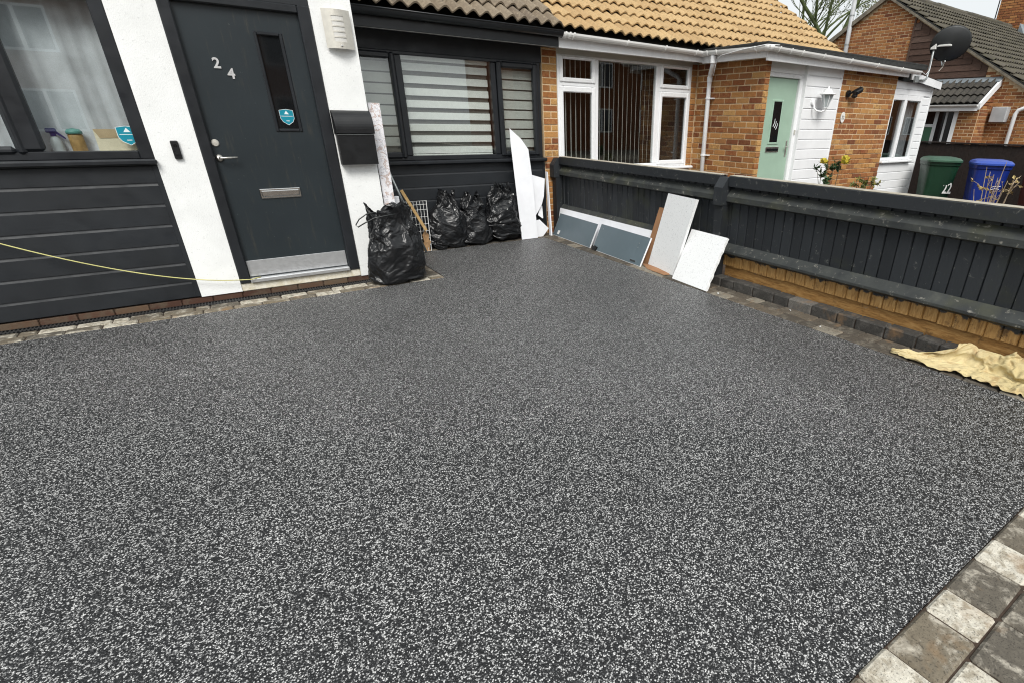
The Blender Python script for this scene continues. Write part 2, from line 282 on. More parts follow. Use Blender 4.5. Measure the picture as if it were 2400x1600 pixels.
# ------------------------------------------------------------------ geometry helpers
class B:
    """collects vertices and faces for one mesh"""
    def __init__(s): s.v = []; s.f = []
    def add(s, v, f):
        o = len(s.v); s.v += [tuple(map(float, p)) for p in v]; s.f += [tuple(i + o for i in q) for q in f]; return s
    def box(s, x0, x1, y0, y1, z0, z1):
        return s.add([(x, y, z) for x in (x0, x1) for y in (y0, y1) for z in (z0, z1)],
                     [(0, 1, 3, 2), (4, 6, 7, 5), (0, 4, 5, 1), (2, 3, 7, 6), (0, 2, 6, 4), (1, 5, 7, 3)])
    def cbox(s, x0, x1, y0, y1, z0, z1, c=0.004):
        lo = (min(x0, x1), min(y0, y1), min(z0, z1)); hi = (max(x0, x1), max(y0, y1), max(z0, z1)); V = []; idx = {}
        c = min(c, *(0.45 * (h - l) for l, h in zip(lo, hi)))
        for sx in (0, 1):
            for sy in (0, 1):
                for sz in (0, 1):
                    sg = (sx, sy, sz)
                    for a in range(3):
                        p = [0, 0, 0]
                        for k in range(3):
                            e = hi[k] if sg[k] else lo[k]
                            p[k] = e if k == a else (e - c if sg[k] else e + c)
                        idx[(sx, sy, sz, a)] = len(V); V.append(p)
        F = []
        for a in range(3):
            b, d = [k for k in range(3) if k != a]
            for sa in (0, 1):
                q = []
                for sb, sdd in ((0, 0), (1, 0), (1, 1), (0, 1)):
                    sg = [0, 0, 0]; sg[a] = sa; sg[b] = sb; sg[d] = sdd; q.append(idx[(*sg, a)])
                flip = (sa == 1) == (a == 1)
                F.append(tuple(q[::-1]) if flip else tuple(q))
        for a in range(3):
            b, d = [k for k in range(3) if k != a]
            for sb in (0, 1):
                for sdd in (0, 1):
                    q = []
                    for sa, ax in ((0, b), (1, b), (1, d), (0, d)):
                        sg = [0, 0, 0]; sg[a] = sa; sg[b] = sb; sg[d] = sdd; q.append(idx[(*sg, ax)])
                    F.append(tuple(q))
        for sx in (0, 1):
            for sy in (0, 1):
                for sz in (0, 1): F.append(tuple(idx[(sx, sy, sz, a)] for a in range(3)))
        return s.add(V, F)
    def prism(s, prof, axis, a, b):
        """closed 2D profile extruded along an axis: x -> profile (y,z), y -> (x,z), z -> (x,y)"""
        def P(p, t):
            return {'x': (t, p[0], p[1]), 'y': (p[0], t, p[1]), 'z': (p[0], p[1], t)}[axis]
        n = len(prof); V = [P(p, a) for p in prof] + [P(p, b) for p in prof]
        F = [tuple(range(n)), tuple(range(2 * n - 1, n - 1, -1))] + [(i, (i + 1) % n, n + (i + 1) % n, n + i) for i in range(n)]
        return s.add(V, F)
    def tube(s, pts, r, n=8, caps=True):
        pts = [Vector(p) for p in pts]; rs = r if isinstance(r, (list, tuple)) else [r] * len(pts); V = []; F = []
        up = None
        for i, p in enumerate(pts):
            t = (pts[min(i + 1, len(pts) - 1)] - pts[max(i - 1, 0)]).normalized()
            if up is None: up = Vector((0, 0, 1)) if abs(t.z) < 0.9 else Vector((1, 0, 0))
            a = t.cross(up); a = a.normalized() if a.length > 1e-5 else t.orthogonal().normalized(); b = a.cross(t); up = b
            for k in range(n):
                th = 2 * math.pi * k / n; V.append(p + a * (rs[i] * math.cos(th)) + b * (rs[i] * math.sin(th)))
        for i in range(len(pts) - 1):
            for k in range(n): F.append((i * n + k, i * n + (k + 1) % n, (i + 1) * n + (k + 1) % n, (i + 1) * n + k))
        if caps: F.append(tuple(range(n - 1, -1, -1))); F.append(tuple((len(pts) - 1) * n + k for k in range(n)))
        return s.add(V, F)
    def lathe(s, prof, n=20, c=(0, 0, 0), axis='z'):
        V = []; F = []; m = len(prof)
        for r, h in prof:
            for k in range(n):
                th = 2 * math.pi * k / n; x, y = r * math.cos(th), r * math.sin(th)
                p = {'z': (x, y, h), 'y': (x, h, y), 'x': (h, x, y)}[axis]; V.append((p[0] + c[0], p[1] + c[1], p[2] + c[2]))
        for i in range(m - 1):
            for k in range(n): F.append((i * n + k, i * n + (k + 1) % n, (i + 1) * n + (k + 1) % n, (i + 1) * n + k))
        F.append(tuple(range(n - 1, -1, -1))); F.append(tuple((m - 1) * n + k for k in range(n)))
        return s.add(V, F)
    def grid(s, P):
        """P: array (m,n,3)"""
        m, n = P.shape[:2]
        return s.add(P.reshape(-1, 3).tolist(), [(i * n + j, i * n + j + 1, (i + 1) * n + j + 1, (i + 1) * n + j) for i in range(m - 1) for j in range(n - 1)])
    def slab(s, poly, T, th):
        """flat outline (u,v) placed by matrix T (local x=u, y=v, z=normal), thickness th"""
        n = len(poly); V = [T @ Vector((u, v, 0)) for u, v in poly] + [T @ Vector((u, v, -th)) for u, v in poly]
        return s.add(V, [tuple(range(n)), tuple(range(2 * n - 1, n - 1, -1))] + [(i, n + i, n + (i + 1) % n, (i + 1) % n) for i in range(n)])

def wm(o):
    return o.matrix_basis.copy()
def attach(o, parent):
    if parent is not None:
        o.parent = parent; o.matrix_parent_inverse = wm(parent).inverted()
def mk(name, b, mat, parent=None, smooth=False, fix=True, keep=False):
    me = bpy.data.meshes.new(name)
    v = np.array(b.v); c = np.zeros(3) if keep else np.array([(v[:, 0].min() + v[:, 0].max()) / 2, (v[:, 1].min() + v[:, 1].max()) / 2, v[:, 2].min()])
    me.from_pydata((v - c).tolist(), [], b.f)
    if fix:
        bm = bmesh.new(); bm.from_mesh(me); bmesh.ops.recalc_face_normals(bm, faces=bm.faces); bm.to_mesh(me); bm.free()
    if smooth: me.polygons.foreach_set('use_smooth', [True] * len(me.polygons))
    me.materials.append(M[mat]); me.update()
    o = bpy.data.objects.new(name, me); COL.objects.link(o); o.location = c.tolist(); attach(o, parent); return o
def inst(name, me, loc, parent=None, rotz=0.0, scale=None, rot=None):
    o = bpy.data.objects.new(name, me); COL.objects.link(o); o.location = loc
    o.rotation_euler = rot if rot else (0, 0, rotz)
    if scale: o.scale = scale
    attach(o, parent); return o
def meshonly(name, b, mat, smooth=False):
    o = mk(name, b, mat, smooth=smooth, keep=True); me = o.data; bpy.data.objects.remove(o); return me
def tag(o, label, cat, group=None, kind=None):
    if label: o['label'] = label
    if cat: o['category'] = cat
    if group: o['group'] = group
    if kind: o['kind'] = kind
    return o
def thing(name, loc, label, cat, group=None):
    o = bpy.data.objects.new(name, None); COL.objects.link(o); o.location = loc; o.empty_display_size = 0.1
    return tag(o, label, cat, group)
def stuff(o): o['kind'] = 'stuff'; return o
def struct(o): o['kind'] = 'structure'; return o
def text_obj(name, s, size, ext, mat, T, parent, shear=0.0, bold=0.0):
    cu = bpy.data.curves.new(name, 'FONT'); cu.body = s; cu.size = size; cu.extrude = ext; cu.shear = shear; cu.offset = bold
    cu.align_x = 'CENTER'; cu.align_y = 'CENTER'; cu.resolution_u = 3
    t = bpy.data.objects.new(name + '_tmp', cu); COL.objects.link(t); bpy.context.view_layer.update()
    me = bpy.data.meshes.new_from_object(t.evaluated_get(bpy.context.evaluated_depsgraph_get())); bpy.data.objects.remove(t); bpy.data.curves.remove(cu)
    me.materials.clear(); me.materials.append(M[mat]); o = bpy.data.objects.new(name, me); COL.objects.link(o); o.matrix_basis = T; attach(o, parent); return o
FACE = Matrix(((1, 0, 0), (0, 0, -1), (0, 1, 0))).to_4x4()     # text in the XZ plane, facing -Y
def facing(loc, rz=0.0): return Matrix.Translation(loc) @ Matrix.Rotation(rz, 4, 'Z') @ FACE

# ------------------------------------------------------------------ setting: ground, driveway, block paving
struct(mk('ground', B().box(-150, 150, -150, 150, -0.25, -0.06), 'ground_earth'))
struct(mk('pavement', B().box(-40, 40, -6.0, -1.6, -0.08, -0.012), 'joint_sand'))
dr = B().prism([(-6, 0.362), (3.648, 0.362), (3.648, 6.478), (1.765, 6.478), (1.765, 5.222), (-6, 5.222)], 'z', -0.05, 0.0)
struct(mk('driveway', dr, 'resin'))

_pm = {}
def block_mesh(w, d, h, mat, c=0.009):
    k = (round(w, 3), round(d, 3), round(h, 3), mat)
    if k not in _pm: _pm[k] = meshonly('paver', B().cbox(-w / 2, w / 2, -d / 2, d / 2, -h, 0, c), mat)
    return _pm[k]
def block_row(parent, along, a0, a1, c, depth, lens, mat, z=0.005, h=0.05, name='paver', gap=0.006, off=0.0, jit=0.0025):
    """a row of blocks; along='x' or 'y', c = centre line in the other axis"""
    p = a0 - off; i = 0
    while p < a1 - 0.02:
        L = lens[i % len(lens)]; i += 1; s, e = max(p, a0), min(p + L, a1); p += L
        if e - s < 0.04: continue
        w_ = round((e - s) - gap, 2) if False else (e - s) - gap
        mt = mat[(i - 1) % len(mat)] if isinstance(mat, list) else mat
        me = block_mesh(w_, depth - gap, h, mt); mid = (s + e) / 2
        dz = z + random.uniform(-jit, jit)
        if along == 'x': o = inst(name, me, (mid, c + random.uniform(-jit, jit), dz), parent, random.uniform(-0.008, 0.008))
        else: o = inst(name, me, (c + random.uniform(-jit, jit), mid, dz), parent, math.pi / 2 + random.uniform(-0.008, 0.008))
house_edging = struct(mk('house_edging', B().prism([(-4, 5.224), (1.763, 5.224), (1.763, 6.62), (1.37, 6.62), (1.37, 5.445), (-4, 5.445)], 'z', -0.06, -0.006), 'joint_sand'))
block_row(house_edging, 'x', -2.3, 1.76, 5.277, 0.106, [0.21], 'paver', off=0.07)
block_row(house_edging, 'x', -2.3, 1.76, 5.386, 0.106, [0.21, 0.21, 0.105], 'paver', off=0.02)
for r in range(10):
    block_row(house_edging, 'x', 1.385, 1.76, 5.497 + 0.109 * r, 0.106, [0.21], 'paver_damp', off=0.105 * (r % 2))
wall_edging = struct(mk('wall_edging', B().box(1.765, 3.9, 6.48, 6.71, -0.06, -0.006), 'joint_sand'))
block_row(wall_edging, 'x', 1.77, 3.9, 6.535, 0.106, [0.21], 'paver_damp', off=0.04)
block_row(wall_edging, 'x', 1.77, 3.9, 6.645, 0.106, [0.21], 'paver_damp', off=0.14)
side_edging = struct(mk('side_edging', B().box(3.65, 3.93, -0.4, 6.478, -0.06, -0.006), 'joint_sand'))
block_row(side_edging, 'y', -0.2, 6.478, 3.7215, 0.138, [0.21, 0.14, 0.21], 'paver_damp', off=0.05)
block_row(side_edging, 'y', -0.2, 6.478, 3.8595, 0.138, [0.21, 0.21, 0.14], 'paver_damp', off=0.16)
kerb = struct(mk('kerb', B().box(3.945, 4.055, -0.3, 6.45, -0.06, 0.07), 'joint_sand'))
block_row(kerb, 'y', -0.3, 6.45, 3.995, 0.13, [0.24, 0.24, 0.16], 'kerb_concrete', z=0.086, h=0.10, name='kerb_stone', off=0.1, jit=0.004)
front_edging = struct(mk('front_edging', B().box(-2.6, 4.2, -1.6, 0.36, -0.06, -0.006), 'joint_sand'))
block_row(front_edging, 'x', -0.25, 3.6, 0.277, 0.168, [0.25, 0.16, 0.25, 0.155, 0.235, 0.18], ['paver_brown', 'paver_pale'], off=0.024)
for r in range(4):
    block_row(front_edging, 'x', 0.2, 3.6, 0.108 - 0.17 * r, 0.166, [0.235, 0.165, 0.245, 0.2, 0.16], ['paver_brown', 'paver_pale', 'paver_brown'] if r % 2 else ['paver_pale', 'paver_brown', 'paver_brown'], off=0.07 + 0.09 * r)
# drain channel along the house
drain = thing('drain_channel', (-0.5, 5.5, 0), 'black slotted plastic drain channel running along the foot of the house wall', 'drain')
mk('channel', B().box(-2.4, 1.36, 5.447, 5.455, -0.05, 0.002).box(-2.4, 1.36, 5.55, 5.558, -0.05, 0.002).box(-2.4, 1.36, 5.455, 5.55, -0.06, -0.045), 'black_plastic', drain)
gb = B()
for i in range(int(3.74 / 0.022)): gb.box(-2.39 + i * 0.022, -2.39 + i * 0.022 + 0.009, 5.456, 5.549, -0.012, 0.001)
gb.box(-2.4, 1.36, 5.495, 5.509, -0.010, 0.002)
stuff(mk('grate', gb, 'grate_grey', drain, fix=False))

# ------------------------------------------------------------------ shared builders
def bars(b, x0, x1, z0, z1, y0, y1, t, c=0.006):
    t = (t, t, t, t) if not isinstance(t, tuple) else t     # left right bottom top
    b.cbox(x0, x0 + t[0], y0, y1, z0, z1, c); b.cbox(x1 - t[1], x1, y0, y1, z0, z1, c)
    b.cbox(x0 + t[0] - 0.001, x1 - t[1] + 0.001, y0 + 0.001, y1, z0, z0 + t[2], c); b.cbox(x0 + t[0] - 0.001, x1 - t[1] + 0.001, y0 + 0.001, y1, z1 - t[3], z1, c)
    return b
def pane(parent, x0, x1, z0, z1, y): return mk('pane', B().box(x0, x1, y, y + 0.006, z0, z1), 'window_glass', parent)
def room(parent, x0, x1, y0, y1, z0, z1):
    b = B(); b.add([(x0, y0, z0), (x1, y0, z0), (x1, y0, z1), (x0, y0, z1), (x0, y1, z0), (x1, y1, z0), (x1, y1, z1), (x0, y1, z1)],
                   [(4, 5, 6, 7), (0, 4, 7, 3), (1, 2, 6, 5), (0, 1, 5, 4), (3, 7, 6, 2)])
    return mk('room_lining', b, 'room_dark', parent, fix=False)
def shiplap(z0, z1, y, x0, x1, proud=0.0, lip=0.024, dep=0.0065):
    """one board: flat face with a hollow at its top edge"""
    return B().prism([(y, z0), (y, z1 - lip), (y + dep * 0.75, z1 - lip * 0.45), (y + dep, z1 - lip * 0.12), (y + dep, z1), (y + dep + 0.012, z1), (y + dep + 0.012, z0)], 'x', x0, x1)
_bm = {}
def brick_me(l, h, mat):
    k = (round(l, 3), round(h, 3), mat)
    if k not in _bm: _bm[k] = meshonly('brick', B().cbox(-l / 2, l / 2, -0.004, 0.03, -h / 2, h / 2, 0.003), mat)
    return _bm[k]
def brickwork(axis, c, u0, u1, z0, z1, course, L, inside=None):
    """list of (u, z, length) for stretcher bond"""
    out = []; k = 0; z = z0
    while z < z1 - 0.01:
        p = u0 - (L / 2 if k % 2 else 0)
        while p < u1 - 0.02:
            s, e = max(p, u0), min(p + L, u1); p += L
            if e - s > 0.05 and (inside is None or inside((s + e) / 2, z + course / 2)): out.append(((s + e) / 2, z + course / 2, round(e - s - 0.013, 3)))
        z += course; k += 1
    return out
def place_bricks(parent, axis, c, items, course, mat='brick', joined=False):
    """axis 'x': wall in plane y=c facing -y; axis 'y': wall in plane x=c facing -x"""
    if joined:
        b = B()
        for u, z, l in items:
            j = random.uniform(-0.003, 0.003)
            if axis == 'x': b.cbox(u - l / 2, u + l / 2, c - 0.010 + j, c + 0.03, z - course / 2 + 0.0065, z + course / 2 - 0.0065, 0.003)
            else: b.cbox(c - 0.010 + j, c + 0.03, u - l / 2, u + l / 2, z - course / 2 + 0.0065, z + course / 2 - 0.0065, 0.003)
        return stuff(mk('brickwork', b, mat, parent, fix=False))
    for u, z, l in items:
        me = brick_me(l, course - 0.013, mat); j = random.uniform(-0.003, 0.003)
        if axis == 'x': inst('brick', me, (u, c + j, z), parent, random.uniform(-0.006, 0.006))
        else: inst('brick', me, (c + j, u, z), parent, -math.pi / 2 + random.uniform(-0.006, 0.006))
PITCH = rad(31)
def tile_mesh(mat, wdt=0.31, gauge=0.30, roll=0.155, h=0.034, n=16, lap=0.075, rise=0.044):
    """interlocking double-roll tile: local x across, y up the slope, z out of the slope"""
    b = B(); us = [i / n * wdt for i in range(n + 1)]
    hh = lambda u: h * (0.5 - 0.5 * math.cos(2 * math.pi * (u / roll))) ** 0.75
    L = gauge + lap
    V = [(u, 0, hh(u) + rise) for u in us] + [(u, L, hh(u)) for u in us] + [(u, 0, hh(u) * 0.92 + rise - 0.016) for u in us]
    F = [(i, i + 1, n + 1 + i + 1, n + 1 + i) for i in range(n)] + [(2 * (n + 1) + i, 2 * (n + 1) + i + 1, i + 1, i) for i in range(n)]
    F += [(0, n + 1, 2 * (n + 1)), (n, 3 * n + 2, 2 * n + 1)]
    b.add(V, F); return meshonly('roof_tile', b, mat)
def joined_tiles(parent, me, placements, rot):
    """far courses joined into one part"""
    R = Matrix(rot).to_3x3() if not isinstance(rot, tuple) else None
    b = B(); vs_ = [v.co.copy() for v in me.vertices]; fs = [tuple(p.vertices) for p in me.polygons]
    from mathutils import Euler
    E_ = Euler(rot).to_matrix()
    for loc in placements: b.add([Vector(loc) + E_ @ v for v in vs_], fs)
    return stuff(mk('roof_tiles', b, me.materials[0].name, parent, fix=False))
def half_gutter(b, path, r=0.055, n=9, th=0.004):
    """open half-round gutter along a horizontal path (list of points at rim height)"""
    pts = [Vector(p) for p in path]; V = []; F = []
    for i, p in enumerate(pts):
        if 0 < i < len(pts) - 1:
            a = (pts[i] - pts[i - 1]).normalized(); c = (pts[i + 1] - pts[i]).normalized(); t = (a + c).normalized(); k = 1 / max(0.4, t.dot(a))
        else: t = (pts[min(i + 1, len(pts) - 1)] - pts[max(0, i - 1)]).normalized(); k = 1
        side = Vector((t.y, -t.x, 0)).normalized() * k
        for rr in (r, r - th):
            for j in range(n): th_ = math.pi * j / (n - 1); V.append(p + side * (rr * math.cos(th_)) - Vector((0, 0, rr * math.sin(th_))))
    m = 2 * n
    for i in range(len(pts) - 1):
        for j in range(n - 1):
            F.append((i * m + j, i * m + j + 1, (i + 1) * m + j + 1, (i + 1) * m + j)); F.append((i * m + n + j, (i + 1) * m + n + j, (i + 1) * m + n + j + 1, i * m + n + j + 1))
        F.append((i * m, (i + 1) * m, (i + 1) * m + n, i * m + n)); F.append((i * m + n - 1, i * m + m - 1, (i + 1) * m + m - 1, (i + 1) * m + n - 1))
    for i in (0, len(pts) - 1):
        F.append(tuple(i * m + j for j in range(n)))
    return b.add(V, F)

# ------------------------------------------------------------------ own house (number 24)
FR = 5.585      # front plane of the projecting part
W = 6.72        # plane of the set-back wall
own = thing('dark_clad_house', (0.5, 6.7, 0), 'terraced house with white render, charcoal shiplap cladding and charcoal front door', 'house')
wl = mk('render_wall', B().box(-0.262, 0.038, FR, FR + 0.26, 0.045, 3.2).box(1.042, 1.365, FR, FR + 0.26, 0.040, 3.2).box(1.10, 1.365, FR + 0.26, W + 0.1, 0.040, 3.2), 'render_white', own)
mk('door_step', B().cbox(0.039, 1.041, FR + 0.002, FR + 0.25, 0.040, 0.112, 0.008), 'render_cream', own)
pl = mk('plinth', B().box(-3.0, 1.35, FR + 0.022, FR + 0.24, -0.06, 0.0395), 'brick_plinth', own)
mk('plinth_side', B().box(1.12, 1.352, FR + 0.26, W, -0.06, 0.0395), 'brick_plinth', own)
for i in range(18):
    x0 = -2.6 + i * 0.22
    mk('brick', B().cbox(x0, x0 + 0.21, FR + 0.010, FR + 0.06, -0.03, 0.0385, 0.005), 'brick_plinth', pl)
# shiplap below the left window
cl = mk('cladding', B().box(-3.0, -0.27, FR + 0.038, FR + 0.2, 0.05, 1.11), 'anthracite_wood', own)
zs = [0.055, 0.193, 0.352, 0.509, 0.666, 0.824, 0.982, 1.108]
for a, b_ in zip(zs, zs[1:]):
    mk('board', shiplap(a, b_ + (0.0 if b_ < 1.1 else 0.018), FR, -3.0, -0.297), 'anthracite_wood', cl)
mk('corner_trim', B().cbox(-0.297, -0.263, FR - 0.004, FR + 0.05, 0.052, 1.108, 0.003), 'anthracite_wood', cl)
# left window
win = mk('window_frame', bars(B(), -2.9, -0.263, 1.155, 2.30, FR + 0.01, FR + 0.08, (0.06, 0.085, 0.058, 0.12)), 'anthracite_frame', own)
mk('mullion', B().cbox(-0.99, -0.852, FR + 0.004, FR + 0.085, 1.213, 2.18, 0.02), 'anthracite_frame', win)
mk('sash', bars(B(), -1.95, -0.945, 1.195, 2.20, FR - 0.008, FR + 0.05, 0.055, 0.02), 'anthracite_frame', win)
pane(win, -0.86, -0.345, 1.20, 2.19, FR + 0.04); pane(win, -1.91, -0.985, 1.24, 2.17, FR + 0.03); pane(win, -2.85, -1.95, 1.2, 2.19, FR + 0.04)
mk('sill', B().cbox(-3.0, -0.255, FR - 0.055, FR + 0.05, 1.112, 1.156, 0.012), 'anthracite_frame', win)
mk('head_board', B().box(-3.0, -0.262, FR + 0.004, FR + 0.2, 2.301, 3.2), 'anthracite_wood', own)
room(own, -2.95, -0.28, FR + 0.09, FR + 3.0, 1.0, 2.6)
mk('inner_sill', B().cbox(-2.95, -0.28, FR + 0.083, FR + 0.30, 1.165, 1.205, 0.004), 'upvc_white', own)
# front door
df = mk('door_frame', B().cbox(0.039, 0.118, FR - 0.012, FR + 0.10, 0.1125, 2.272, 0.008).cbox(0.948, 1.041, FR - 0.012, FR + 0.10, 0.1125, 2.272, 0.008).cbox(0.117, 0.949, FR - 0.010, FR + 0.10, 2.215, 2.271, 0.008), 'anthracite_frame', own)
mk('head_board', B().box(0.039, 1.041, FR + 0.006, FR + 0.22, 2.274, 3.2), 'anthracite_wood', own)
DY = FR + 0.034
door = mk('door', B().box(0.108, 0.625, DY, DY + 0.045, 0.152, 2.218).box(0.784, 0.958, DY, DY + 0.045, 0.152, 2.218).box(0.625, 0.784, DY, DY + 0.045, 0.152, 1.370).box(0.625, 0.784, DY, DY + 0.045, 2.048, 2.218), 'door_anthracite', own)
mk('glazing_bead', bars(B(), 0.603, 0.806, 1.346, 2.070, DY - 0.010, DY + 0.03, 0.024, 0.006), 'anthracite_frame', door)
mk('pane', B().box(0.62, 0.79, DY + 0.012, DY + 0.018, 1.362, 2.055), 'pane_dark', door)
def shield(name, x0, x1, z0, z1, y, parent):
    w_, h_ = x1 - x0, z1 - z0; cx = (x0 + x1) / 2
    out = [(-0.5, 0.93), (0, 1.0), (0.5, 0.93), (0.5, 0.42), (0.36, 0.2), (0, 0), (-0.36, 0.2), (-0.5, 0.42)]
    o = mk(name, B().prism([(cx + a * w_, z0 + b * h_) for a, b in out], 'y', y - 0.0012, y - 0.0004), 'sticker_teal', parent)
    t = 0.004
    e = B()
    for (a, b), (c, d) in zip(out, out[1:] + out[:1]):
        p, q = Vector((cx + a * w_, 0, z0 + b * h_)), Vector((cx + c * w_, 0, z0 + d * h_)); ctr = Vector((cx, 0, z0 + h_ * 0.55))
        pi, qi = p + (ctr - p) * 0.05, q + (ctr - q) * 0.05
        e.add([(p.x, y - 0.0018, p.z), (q.x, y - 0.0018, q.z), (qi.x, y - 0.0018, qi.z), (pi.x, y - 0.0018, pi.z)], [(0, 1, 2, 3)])
    e.add([(cx - 0.17 * w_, y - 0.0018, z0 + 0.68 * h_), (cx + 0.17 * w_, y - 0.0018, z0 + 0.68 * h_), (cx, y - 0.0018, z0 + 0.90 * h_)], [(0, 1, 2)])
    e.add([(cx - 0.40 * w_, y - 0.0018, z0 + 0.545 * h_), (cx + 0.40 * w_, y - 0.0018, z0 + 0.545 * h_), (cx + 0.40 * w_, y - 0.0018, z0 + 0.575 * h_), (cx - 0.40 * w_, y - 0.0018, z0 + 0.575 * h_)], [(0, 1, 2, 3)])
    e.add([(cx - 0.12 * w_, y - 0.0018, z0 + 0.25 * h_), (cx + 0.12 * w_, y - 0.0018, z0 + 0.25 * h_), (cx + 0.12 * w_, y - 0.0018, z0 + 0.29 * h_), (cx - 0.12 * w_, y - 0.0018, z0 + 0.29 * h_)], [(0, 1, 2, 3)])
    mk('print', e, 'sticker_white', o, fix=False); return o
shield('sticker', 0.658, 0.763, 1.397, 1.521, DY + 0.012, door)
shield('sticker', -0.437, -0.315, 1.249, 1.383, FR + 0.040, win)
text_obj('numeral', '2', 0.100, 0.004, 'numeral_silver', facing((0.306, DY - 0.004, 1.828)), door, bold=0.0025)
text_obj('numeral', '4', 0.100, 0.004, 'numeral_silver', facing((0.386, DY - 0.004, 1.760)), door, bold=0.0025)
hd = mk('handle', B().lathe([(0.0, -0.012), (0.026, -0.012), (0.026, 0.0)], 20, (0.150, DY, 1.15), 'y').tube([(0.150, DY - 0.01, 1.15), (0.150, DY - 0.048, 1.15), (0.162, DY - 0.055, 1.151), (0.275, DY - 0.055, 1.154)], 0.0085, 10), 'steel', door, smooth=True)
mk('lock', B().lathe([(0.0, -0.012), (0.022, -0.011), (0.027, -0.005), (0.028, 0.0)], 20, (0.150, DY, 1.262), 'y').box(0.147, 0.153, DY - 0.014, DY - 0.011, 1.250, 1.272), 'brushed_nickel', door)
lb = mk('letterbox', B().cbox(0.366, 0.682, DY - 0.012, DY, 0.815, 0.895, 0.006), 'chrome', door)
mk('flap', B().cbox(0.378, 0.670, DY - 0.026, DY - 0.012, 0.832, 0.882, 0.008), 'chrome', lb)
mk('kick_plate', B().cbox(0.124, 0.942, DY - 0.004, DY, 0.160, 0.300, 0.002), 'alu_kick', door)
mk('threshold', B().cbox(0.119, 0.947, FR - 0.03, FR + 0.05, 0.113, 0.150, 0.006), 'alu_kick', df)
# set-back wall
mk('side_wall', B().box(1.366, 3.838, W + 0.05, W + 0.3, 0.0, 0.96), 'room_dark', own)
c2 = mk('cladding', B().box(1.366, 3.838, W + 0.0375, W + 0.049, 0.05, 1.02), 'anthracite_wood', own)
zs = [0.055, 0.119, 0.269, 0.419, 0.569, 0.720, 0.874, 0.968]
for a, b_ in zip(zs, zs[1:]): mk('board', shiplap(a, b_ + (0.0 if b_ < 0.96 else 0.02), W, 1.367, 3.800), 'anthracite_wood', c2)
mk('corner_trim', B().cbox(3.800, 3.838, W - 0.005, W + 0.048, 0.05, 0.966, 0.003), 'anthracite_wood', c2)
mk('base_course', B().box(1.366, 3.838, W + 0.012, W + 0.2, -0.05, 0.05), 'brick_plinth', own)
w2 = mk('window_frame', bars(B(), 1.40, 3.812, 1.018, 2.128, W - 0.004, W + 0.075, (0.06, 0.06, 0.05, 0.035)), 'anthracite_frame', own)
mk('mullion', B().cbox(1.995, 2.074, W - 0.006, W + 0.075, 1.066, 2.095, 0.012), 'anthracite_frame', w2)
mk('mullion', B().cbox(3.132, 3.200, W - 0.006, W + 0.075, 1.066, 2.095, 0.012), 'anthracite_frame', w2)
mk('sash', bars(B(), 1.46, 2.000, 1.045, 2.110, W - 0.030, W + 0.05, (0.06, 0.052, 0.066, 0.064), 0.016), 'anthracite_frame', w2)
mk('sash', bars(B(), 3.204, 3.766, 1.045, 2.110, W - 0.030, W + 0.05, (0.064, 0.064, 0.056, 0.066), 0.016), 'anthracite_frame', w2)
pane(w2, 1.50, 1.965, 1.09, 2.06, W + 0.012); pane(w2, 2.06, 3.14, 1.06, 2.098, W + 0.012); pane(w2, 3.25, 3.72, 1.08, 2.06, W + 0.012)
mk('sill', B().cbox(1.37, 3.845, W - 0.075, W + 0.04, 0.972, 1.017, 0.012), 'anthracite_frame', w2)
mk('head_board', B().box(1.366, 3.838, W + 0.004, W + 0.2, 2.129, 2.30), 'anthracite_wood', own)
room(own, 1.37, 3.835, W + 0.085, W + 3.0, 0.9, 2.3)
mk('soffit', B().box(1.366, 3.945, 6.49, W + 0.2, 2.300, 2.312), 'anthracite_frame', own)
mk('fascia', B().cbox(1.366, 3.945, 6.462, 6.489, 2.287, 2.452, 0.004), 'gutter_black', own)
gp_ = [(6.402 + 0.056 * math.cos(t), 2.444 - 0.062 * math.sin(t)) for t in np.linspace(0, math.pi, 11)] + [(6.402 - 0.051 * math.cos(t), 2.444 - 0.057 * math.sin(t)) for t in np.linspace(0, math.pi, 11)]
gut = mk('gutter', B().prism(gp_, 'x', 1.37, 3.945), 'gutter_black', own)
mk('rolled_lip', B().tube([(1.37, 6.346, 2.446), (3.945, 6.346, 2.446)], 0.0075, 8), 'gutter_black', gut, smooth=True)
mk('drip_edge', B().cbox(1.37, 3.945, 6.452, 6.490, 2.279, 2.2865, 0.002), 'drip_grey', own)
for x in (1.40, 2.60, 3.66): mk('bracket', B().prism([(6.402 + 0.059 * math.cos(t), 2.450 - 0.070 * math.sin(t)) for t in np.linspace(0, math.pi, 11)], 'x', x, x + 0.022), 'gutter_black', gut)
mk('end_cap', B().prism([(6.402 + 0.062 * math.cos(t), 2.452 - 0.074 * math.sin(t)) for t in np.linspace(0, math.pi, 11)], 'x', 3.946, 3.952), 'gutter_black', gut)
